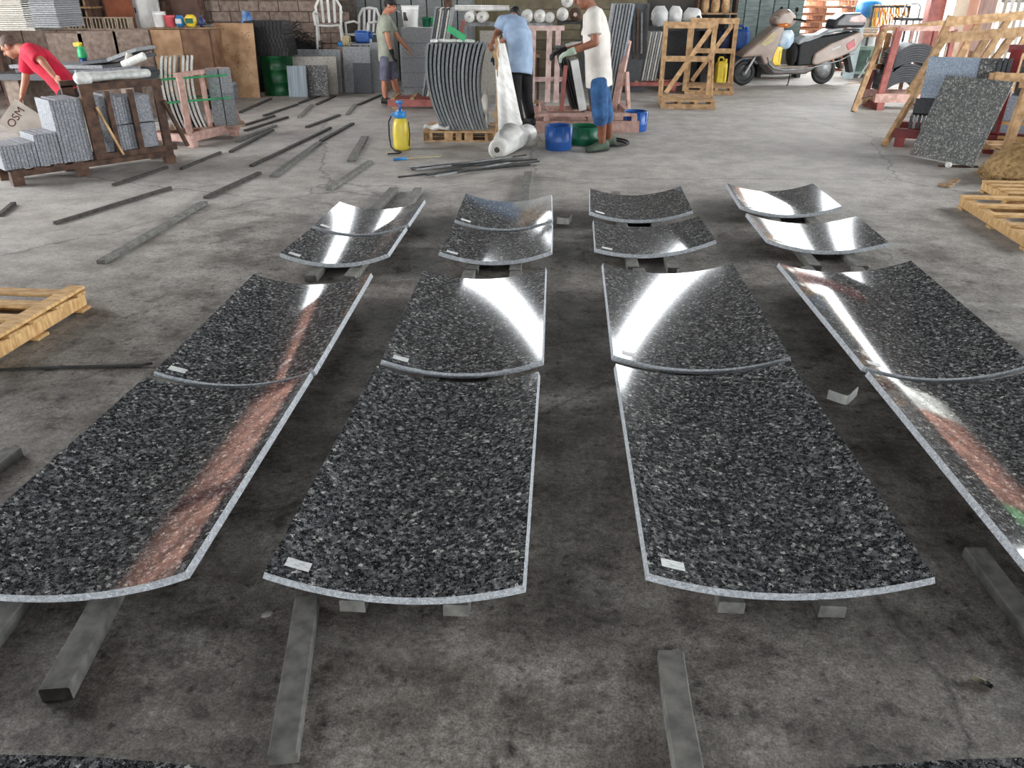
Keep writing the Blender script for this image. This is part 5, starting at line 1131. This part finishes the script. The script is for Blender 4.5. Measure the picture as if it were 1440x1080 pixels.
# polished slab leaning against the rack
BL, BR = G(1279, 219), G(1367, 237); dd = (BR - BL); wS = dd.length; dd.normalize(); nb_ = Vector((-dd.y, dd.x, 0)); nb_ = nb_ if nb_.y > 0 else -nb_
hS, ln = .84, R(20); upv = Vector((0, 0, math.cos(ln))) + nb_ * math.sin(ln); Mx = Matrix((dd, upv.cross(dd) * -1 * -1, upv)).transposed()
c = (BL + BR) / 2 + upv * hS / 2 + Vector((0, 0, .012)); tbox('polished_slab', 'large polished speckled slab leaning against the dark red rack', 'stone slab', None, None, c, (round(wS, 3), .022, hS), granite('polished_speckled', [(0, (70, 72, 74)), (.5, (96, 98, 98)), (.8, (124, 126, 122)), (1, (196, 198, 190))], 72, .08, 170, .4, .75), Mx)
mb = MB(); P = G(1354, 234); mb.bar(P + Vector((-.25, -.02, .008)), P + Vector((.12, -.05, .008)), .05, .016); tag(mb.build('wood_batten', wood_dark), 'dark batten on the floor under the leaning polished slab', 'batten')
tag(MB().ell(G(1334, 232, .03), (.035, .025, .03), None, 9, 6).build('paper_ball', foam), 'crumpled white paper on the floor at the foot of the polished slab', 'paper')
tag(MB().bar(G(1331, 262, .012), G(1345, 252, .03), .07, .015).bar(G(1331, 262, .012), G(1322, 259, .012), .04, .02).build('wood_scrap', wood_old), 'small wood scrap on the floor between the straw heap and the skids', 'wood scrap')
# straw heap with crate posts at the frame edge
P = G(1440, 262) + Vector((.2, .3, 0)); hp = thing('straw_heap', 'heap of tan straw beside the timber posts', 'straw', P)
mb = MB(); rr = random.Random(5)
mb.loft([(Vector((0, 0, z)), Vector((.42 * f, 0, 0)), Vector((0, .4 * f, 0))) for z, f in ((0, 1), (.1, .98), (.22, .8), (.32, .5), (.37, .15))], 20); mb.build('mound', straw, hp, True)
mb = MB()
for k in range(2600):
    a = rr.uniform(0, 6.28); f = rr.random() ** .5; z = .36 * (1 - f ** 2.2) + .012; c = Vector((.44 * f * math.cos(a), .42 * f * math.sin(a), z)); d = Vector((rr.uniform(-1, 1), rr.uniform(-1, 1), rr.uniform(-.3, .5))) * .035
    mb.bar(c - d, c + d, .005, .005)
mb.build('straw_stalks', straw, hp)['kind'] = 'stuff'
tp = thing('timber_crate', 'tan timber crate frame standing behind the straw heap', 'crate', P + Vector((.35, .62, 0)))
for x, y in ((-.36, -.1), (.36, -.1), (-.36, .5), (.36, .5)): pbar('post', tp, (x, y, 0), (x + .05, y, .85), .08, .06, wood_tan, (0, 1, 0))
for z in (.12, .8): pbox('rail', tp, (.03, -.1, z), (.85, .04, .08), wood_tan); pbox('rail', tp, (.03, .5, z), (.85, .04, .08), wood_tan)
for y in (0, .2, .4): pbox('slat', tp, (.02, y, .17), (.8, .1, .02), wood_tan)

# low skids on the floor at the right, loose pallet at the left
P = G(1332, 293); sk = make_pallet('pale timber skid lying on the floor beside the slab column', (P.x + .62, P.y - .62, 0), R(-4), 1.15, 1.2, .11, 5, wood_new, group='timber skids on the floor', name='timber_skid')
P = G(1417, 292); make_pallet('small pale timber skid between the long skid and the straw heap', (P.x + .58, P.y + .3, 0), R(-3), 1.1, .5, .1, 4, wood_new, group='timber skids on the floor', name='timber_skid')
lp_ = thing('pallet', 'pale new pine pallet lying alone on the bare floor', 'pallet', (-3.2, 3.52, 0), R(-2))
for x in (-.54, -.02, .52): pbox('stringer', lp_, (x, 0, .055), (.07, .86, .075), wood_new, bevel=.004)
for y in (-.37, -.19, .0, .19, .37): pbox('slat', lp_, (0, y, .102), (1.16, .085, .018), wood_new, bevel=.003)
for x in (-.54, -.02, .52): pbox('bearer', lp_, (x, 0, .121), (.09, .86, .018), wood_new, bevel=.003)
for y in (-.38, 0, .38): pbox('bottom_slat', lp_, (0, y, .009), (1.16, .09, .016), wood_new, bevel=.003)

# ------------------------------------------------------------------ beyond the open bay
struct(MB().box((DV(1313, 20, 17.6).x, 17.6, 2.4), (.3, .25, 4.8)).box((DV(1313, 20, 17.6).x, 17.6, .02), (.45, .4, .04)).build('trim_7', red_brown))
fe = thing('yard_fence', 'pale slatted fence closing the far end of the open bay', 'fence', (DV(1425, 10, 17.85).x, 17.85, 0))
for k in range(9): pbox('slat', fe, (-.3 + .13 * k, 0, .85), (.07, .03, 1.7), (white_pl, lite_stone)[k % 2])
for z in (.3, 1.4): pbox('rail', fe, (.22, .035, z), (1.2, .04, .06), steel)
for k, (x, m, lb) in enumerate(((1352, mat('cream_sheet', (226, 206, 184), (200, 178, 156), 3, .7), 'cream sheet standing in the open bay'), (1366, mat('peach_sheet', (222, 170, 146), (196, 144, 122), 3, .7), 'peach sheet standing in the open bay'), (1388, mat('mauve_sheet', (170, 144, 134), (140, 116, 108), 3, .7, stretch=(12, 1, 1)), 'mauve corrugated sheet standing beside the slatted fence'))):
    a = DV(x, 10, 17.2 + .12 * k); tbox('yard_sheet', lb, 'sheet', 'sheets in the yard', None, (a.x, a.y, .85), (.34 if k == 2 else .24, .05, 1.7), m)

# ------------------------------------------------------------------ people
def solid(name, mb, m, parent, voxel, smooth=4):
    me = mb.mesh(name, m); t = bpy.data.objects.new('tmp', me); COL.objects.link(t)
    rm = t.modifiers.new('r', 'REMESH'); rm.mode = 'VOXEL'; rm.voxel_size = voxel
    sm = t.modifiers.new('s', 'SMOOTH'); sm.iterations = smooth; sm.factor = .5
    bpy.context.view_layer.update(); dg = bpy.context.evaluated_depsgraph_get(); nm = bpy.data.meshes.new_from_object(t.evaluated_get(dg)); bpy.data.objects.remove(t)
    nm.name = name; nm.materials.clear(); nm.materials.append(m)
    nm.polygons.foreach_set('use_smooth', [True] * len(nm.polygons))
    o = bpy.data.objects.new(name, nm); COL.objects.link(o)
    if parent is not None: o.parent = parent; o.matrix_parent_inverse = parent.matrix_basis.inverted()
    return o
def hand(mb, w, d, nrm, s=1.0, curl=.5, infl=0.0):
    d = d.normalized(); nrm = (nrm - d * nrm.dot(d)).normalized(); sd = d.cross(nrm)
    M = Matrix((sd, nrm, d)).transposed(); mb.ell(w + d * .045 * s, (.04 * s + infl, .016 * s + infl, .055 * s + infl), M)
    for k, (o, L) in enumerate(((-.03, .066), (-.01, .078), (.011, .073), (.031, .058))):
        p = w + d * .085 * s + sd * o * s; d1 = (d * math.cos(curl * .5) + nrm * math.sin(curl * .5) + sd * o * 2).normalized(); q = p + d1 * L * .5 * s
        d2 = (d * math.cos(curl * 1.4) + nrm * math.sin(curl * 1.4)).normalized(); r = q + d2 * L * .5 * s
        mb.caps(p - d * .01, q, (.0095 + infl) * s, (.009 + infl) * s, 8); mb.caps(q, r, (.009 + infl) * s, (.0078 + infl) * s, 8)
    p = w + d * .025 * s - sd * .034 * s; q = p + (d * .6 - sd * .7 + nrm * .3).normalized() * .036 * s; r = q + (d * .95 - sd * .1 + nrm * .4).normalized() * .03 * s
    mb.caps(p, q, (.0125 + infl) * s, (.0105 + infl) * s, 8); mb.caps(q, r, (.0105 + infl) * s, (.0085 + infl) * s, 8)
def person(label, J, S, skin_m, shirt, legs, feet, hair, gloves=(None, None), shirt_len=.1, leg_end=.5, name_legs='shorts', cap=None, beltw=0):
    root = thing('person', label, 'person', J['base']); s = S
    V = {k: Vector(v) for k, v in J.items() if k != 'curl'}
    spine = [V['pelvis'], V['pelvis'].lerp(V['chest'], .5) + V.get('bow', Vector((0, 0, 0))) * .6, V['chest'] + V.get('bow', Vector((0, 0, 0))) * .5, V['shL'].lerp(V['shR'], .5)]
    rS = (V['shR'] - V['shL']).normalized(); rP = (V['hiR'] - V['hiL']).normalized()
    def rings(infl, low=0.0):
        d0 = (spine[1] - spine[0]).normalized(); pts = [(spine[0] - d0 * (.05 + low) * s, .155, .12, rP), (spine[0], .165, .12, rP), (spine[1], .148, .112, rP.lerp(rS, .5).normalized()), (spine[2], .17, .122, rS), (spine[3] - (spine[3] - spine[2]).normalized() * .05 * s, .165, .10, rS), (spine[3] + (V['neck'] - spine[3]) * .35, .10, .075, rS)]
        out = []
        for i, (c, a, b, r) in enumerate(pts):
            t = (pts[min(i + 1, 5)][0] - pts[max(i - 1, 0)][0]).normalized(); r2 = (r - t * r.dot(t)).normalized(); f = r2.cross(t)
            out.append((c, r2 * (a * s + infl), f * (b * s + infl)))
        return out
    B = MB(); B.loft(rings(-.01), 20)
    hd, f = V['head'], V['face'].normalized(); u = V['headup'] - f * V['headup'].dot(f); u.normalize(); r = f.cross(u); M = Matrix((r, f, u)).transposed()
    B.ell(hd + u * .025 * s - f * .012 * s, (.074 * s, .093 * s, .092 * s), M, 20, 12); B.ell(hd - u * .045 * s + f * .022 * s, (.055 * s, .066 * s, .068 * s), M, 16, 10)
    B.ell(hd - u * .09 * s + f * .055 * s, (.025 * s, .022 * s, .02 * s), M, 10, 8)
    B.caps(hd + u * .012 * s + f * .085 * s, hd - u * .022 * s + f * .104 * s, .009 * s, .014 * s, 10)     # nose
    B.caps(hd + u * .022 * s + f * .07 * s - r * .035 * s, hd + u * .022 * s + f * .07 * s + r * .035 * s, .016 * s, .016 * s, 8)   # brow
    B.caps(hd - u * .048 * s + f * .083 * s - r * .018 * s, hd - u * .048 * s + f * .083 * s + r * .018 * s, .009 * s, .009 * s, 8)  # lips
    for q in (-1, 1): B.ell(hd + r * q * .076 * s - u * .005 * s - f * .008 * s, (.011 * s, .02 * s, .033 * s), M, 10, 8)
    B.caps(V['neck'], hd - u * .05 * s - f * .01 * s, .058 * s, .054 * s)
    B.caps(spine[3], V['neck'], .07 * s, .058 * s)
    for q in 'LR':
        B.caps(V['sh' + q], V['el' + q], .052 * s, .04 * s); B.caps(V['el' + q], V['wr' + q], .041 * s, .027 * s); B.caps(spine[3], V['sh' + q], .07 * s, .055 * s)
        dv = V.get('hd' + q, V['wr' + q] - V['el' + q]); hand(B, V['wr' + q], dv, V.get('hn' + q, Vector((0, -.4, -.9))), s, J.get('curl', .6))
        B.caps(V['hi' + q], V['kn' + q], .082 * s, .058 * s); kn, an = V['kn' + q], V['an' + q]; cm = kn.lerp(an, .35) - V['toe'].normalized() * .012 * s
        B.caps(kn, cm, .055 * s, .056 * s); B.caps(cm, an, .055 * s, .036 * s); B.caps(an, an + V['toe'].normalized() * .1 * s - Vector((0, 0, .045 * s)), .036 * s, .03 * s)
    solid('body', B, skin_m, root, .0075, 3)
    # shirt
    C = MB(); C.loft(rings(.022, shirt_len), 24)
    for q in 'LR':
        e = V['sh' + q].lerp(V['el' + q], .72); d = (e - V['sh' + q]).normalized(); a = d.orthogonal().normalized(); b = d.cross(a)
        C.loft([(V['sh' + q] - d * .03, a * .07 * s, b * .07 * s), (V['sh' + q], a * .078 * s, b * .078 * s), (e, a * .076 * s, b * .076 * s)], 16); C.caps(spine[3], V['sh' + q], .088 * s, .076 * s)
    solid('shirt', C, shirt, root, .01, 3)
    # legwear
    D = MB(); rg = rings(.012, .06); D.loft([(rg[0][0], rg[0][1], rg[0][2]), rg[1], ((rg[1][0] + rg[2][0]) / 2, rg[1][1] * .97, rg[1][2] * .97)], 24)
    for q in 'LR':
        hi, kn, an = V['hi' + q], V['kn' + q], V['an' + q]
        def tubeleg(p0, p1, r0, r1):
            d = (p1 - p0).normalized(); a = d.orthogonal().normalized(); b = d.cross(a); D.loft([(p0 - d * .01, a * r0, b * r0), (p1, a * r1, b * r1)], 16)
        D.ell(hi, .098 * s)
        if leg_end <= .5: tubeleg(hi, hi.lerp(kn, leg_end * 2), .098 * s, .09 * s)
        else:
            e = kn.lerp(an, (leg_end - .5) * 2); wide = 1.15 if leg_end < .8 else .95
            D.caps(hi, kn, .098 * s, .078 * s * wide); tubeleg(kn, e, .078 * s * wide, (.08 if leg_end < .8 else .062) * s)
    solid(name_legs, D, legs, root, .01, 3)
    # shoes
    for q in 'LR':
        an = V['an' + q]; t = V['toe'].normalized(); sd_ = t.cross(Vector((0, 0, 1))); E_ = MB(); z0 = an.z - .085 * s
        c = Vector((an.x, an.y, 0)); rg = []
        for k, (x, w, h) in enumerate(((-.085, .028, .05), (-.075, .04, .1), (-.03, .046, .125), (.05, .05, .105), (.11, .054, .08), (.165, .05, .066), (.195, .036, .045))):
            rg.append((c + t * x * s + Vector((0, 0, z0 + h * s / 2)), sd_ * w * s, Vector((0, 0, h * s / 2))))
        so = E_.loft(rg, 16).build('shoe', feet, None, True); so.parent = root; so.matrix_parent_inverse = root.matrix_basis.inverted()
        S2 = MB(); S2.loft([(c + t * x * s + Vector((0, 0, z0 + .009 * s)), sd_ * w * s, Vector((0, 0, .009 * s))) for x, w in ((-.075, .02), (-.06, .04), (.05, .047), (.12, .05), (.18, .035), (.197, .01))], 12)
        s3 = S2.build('sole', black_rub, so, True)
    # hair / cap, eyes
    Hh = MB(); 
    if hair:
        Hh.ell(hd + u * .034 * s - f * .022 * s, (.081 * s, .094 * s, .09 * s), M, 20, 12); ho = Hh.build('hair', hair, root, True); ho.matrix_parent_inverse = root.matrix_basis.inverted()
    if cap:
        K = MB(); K.ell(hd + u * .05 * s - f * .008 * s, (.088 * s, .104 * s, .075 * s), M, 20, 12); K.loft([(hd + u * .05 * s + f * x * s, r * w * s, u * .008 * s) for x, w in ((.05, .085), (.11, .078), (.15, .05), (.165, .02))], 14)
        ko = K.build('cap', cap, root, True); ko.matrix_parent_inverse = root.matrix_basis.inverted()
    for q in (-1, 1):
        Ey = MB().ell(hd + f * .083 * s + r * q * .032 * s + u * .002 * s, (.013 * s, .006 * s, .006 * s), M, 10, 6); eo = Ey.build('eye', hair_blk, root, True); eo.matrix_parent_inverse = root.matrix_basis.inverted()
    for q, g in zip('LR', gloves):
        if g:
            Gm = MB(); dv = V.get('hd' + q, V['wr' + q] - V['el' + q]); hand(Gm, V['wr' + q], dv, V.get('hn' + q, Vector((0, -.4, -.9))), s * 1.04, J.get('curl', .6), .004)
            dn = dv.normalized(); a = dn.orthogonal().normalized(); b = dn.cross(a); Gm.loft([(V['wr' + q] - dn * .05, a * .038 * s, b * .038 * s), (V['wr' + q] + dn * .03, a * .034 * s, b * .034 * s)], 14)
            solid('glove', Gm, g, root, .006, 2)
    return root
X_, Y_, Z_ = Vector((1, 0, 0)), Vector((0, 1, 0)), Vector((0, 0, 1))
def ankle(px_, py_, z=.09): p = G(px_, py_); return Vector((p.x, p.y, z))
white_tee = mat('white_tshirt', (232, 226, 218), (206, 198, 190), 7, .85, .25); denim = mat('blue_denim', (50, 92, 136), (32, 64, 104), 14, .9, .25)
blue_tee = mat('pale_blue_shirt', (158, 178, 202), (130, 150, 176), 7, .85, .25); red_tee = mat('red_tshirt', (214, 24, 62), (166, 14, 44), 6, .85, .25)
grey_tee = mat('grey_green_shirt', (172, 176, 160), (144, 148, 134), 7, .85, .25); grey_sh = mat('grey_shorts', (118, 118, 136), (92, 92, 110), 9, .9, .25)
shoe_g = mat('olive_shoe', (78, 92, 76), (54, 66, 54), 9, .8, .2); glove_w = mat('white_green_glove', (206, 212, 200), (150, 170, 150), 14, .85, .3)
D4 = 8.75
person('person in a white t-shirt and denim shorts handling slabs', dict(base=(G(846, 214).x, G(846, 214).y, 0), pelvis=DV(842, 106, D4), chest=DV(839, 52, D4), shL=DV(834, 22, D4 - .19), shR=DV(836, 20, D4 + .19), neck=DV(829, 6, D4),
    head=DV(820, -6, D4 - .02), face=(-.86, -.2, -.42), headup=(-.35, 0, .95), elL=DV(837, 60, D4 - .27), wrL=DV(803, 73, D4 - .25), elR=DV(822, 64, D4 + .22), wrR=DV(790, 72, D4 + .1), hiL=DV(842, 114, D4 - .1), hiR=DV(844, 113, D4 + .1),
    knL=DV(844, 160, D4 - .12), knR=DV(851, 158, D4 + .12), anL=ankle(846, 213), anR=ankle(856, 206), toe=(-.85, -.5, 0), hnL=(-.2, .3, -1), hnR=(-.2, -.3, -1), curl=.9), 1.0, skin_dk, white_tee, denim, shoe_g, hair_sh, (glove_w, black_cloth), .06, .63)
D3 = 10.45
person('person in a pale blue shirt and black trousers bending over the film roll', dict(base=(G(735, 184).x, G(735, 184).y, 0), pelvis=DV(731, 92, D3), chest=DV(727, 52, D3 + .14), bow=(.05, -.06, .03), shL=DV(707, 30, D3 + .12), shR=DV(733, 32, D3 + .34), neck=DV(722, 24, D3 + .34),
    head=DV(724, 24, D3 + .5), face=(-.25, .75, -.6), headup=(-.1, .55, .8), elL=DV(699, 46, D3 + .1), wrL=DV(694, 58, D3 - .05), elR=DV(704, 62, D3 + .45), wrR=DV(699, 78, D3 + .2), hiL=DV(724, 100, D3 - .05), hiR=DV(739, 100, D3 + .08),
    knL=DV(725, 142, D3 - .08), knR=DV(741, 140, D3 + .1), anL=ankle(731, 183), anR=ankle(746, 176), toe=(-.5, .85, 0), hnL=(.3, .6, -.6), hnR=(.2, .5, -.6), curl=.9), 1.0, skin_dk, blue_tee, black_cloth, black_rub, hair_blk, (None, black_cloth), .05, .96, 'trousers')
D2 = 12.7
p2_ = person('person in a black cap, grey shirt and grey shorts with a cigarette', dict(base=(G(550, 145).x, G(550, 145).y, 0), pelvis=DV(544, 77, D2), chest=DV(541, 44, D2), shL=DV(543, 27, D2 + .17), shR=DV(540, 27, D2 - .17), neck=DV(543, 18, D2),
    head=DV(549, 8, D2), face=(.95, -.2, -.2), headup=(.15, 0, 1), elL=DV(560, 53, D2 + .2), wrL=DV(573, 68, D2 + .15), elR=DV(545, 53, D2 - .24), wrR=DV(551, 74, D2 - .22), hiL=DV(546, 82, D2 + .09), hiR=DV(542, 82, D2 - .09),
    knL=DV(555, 115, D2 + .1), knR=DV(541, 117, D2 - .08), anL=ankle(561, 141, .085), anR=ankle(543, 147, .085), toe=(.9, -.3, 0), hnL=(0, -.3, -1), hnR=(.5, .3, 0), curl=.7), .9, skin, grey_tee, grey_sh, black_rub, hair_blk, (None, black_cloth), .05, .44, 'shorts', black_rub)
hd = DV(549, 8, D2); f = Vector((.95, -.2, -.2)).normalized()
co = MB().tube([hd - Z_ * .04 + f * .085, hd - Z_ * .055 + f * .15], .004, 8).build('cigarette', white_pl); tag(co, 'white cigarette in the mouth of the person in the cap', 'cigarette')
D1 = 8.95
person('person in a red t-shirt stooping behind the low granite stack', dict(base=(DV(92, 120, D1).x, D1, 0), pelvis=DV(94, 122, D1), chest=DV(58, 88, D1), bow=(0, 0, .04), shL=DV(43, 70, D1 - .17), shR=DV(38, 76, D1 + .17), neck=DV(28, 68, D1),
    head=DV(14, 66, D1), face=(-.8, -.15, -.6), headup=(-.55, 0, .85), elL=DV(61, 88, D1 - .26), wrL=DV(76, 107, D1 - .27), elR=DV(36, 112, D1 + .16), wrR=DV(31, 134, D1 + .1), hiL=DV(95, 129, D1 - .09), hiR=DV(95, 129, D1 + .09),
    knL=DV(86, 172, D1 - .12), knR=DV(86, 170, D1 + .12), anL=Vector((DV(97, 208, D1).x, D1 - .12, .09)), anR=Vector((DV(97, 208, D1).x, D1 + .14, .09)), toe=(-1, -.1, 0), hdL=(.6, -.1, -.7), hnL=(-.3, -.8, 0), hnR=(-.6, -.5, 0), curl=.6), 1.0, skin, red_tee, black_cloth, black_rub, hair_sh, (None, None), .05, .96, 'trousers')
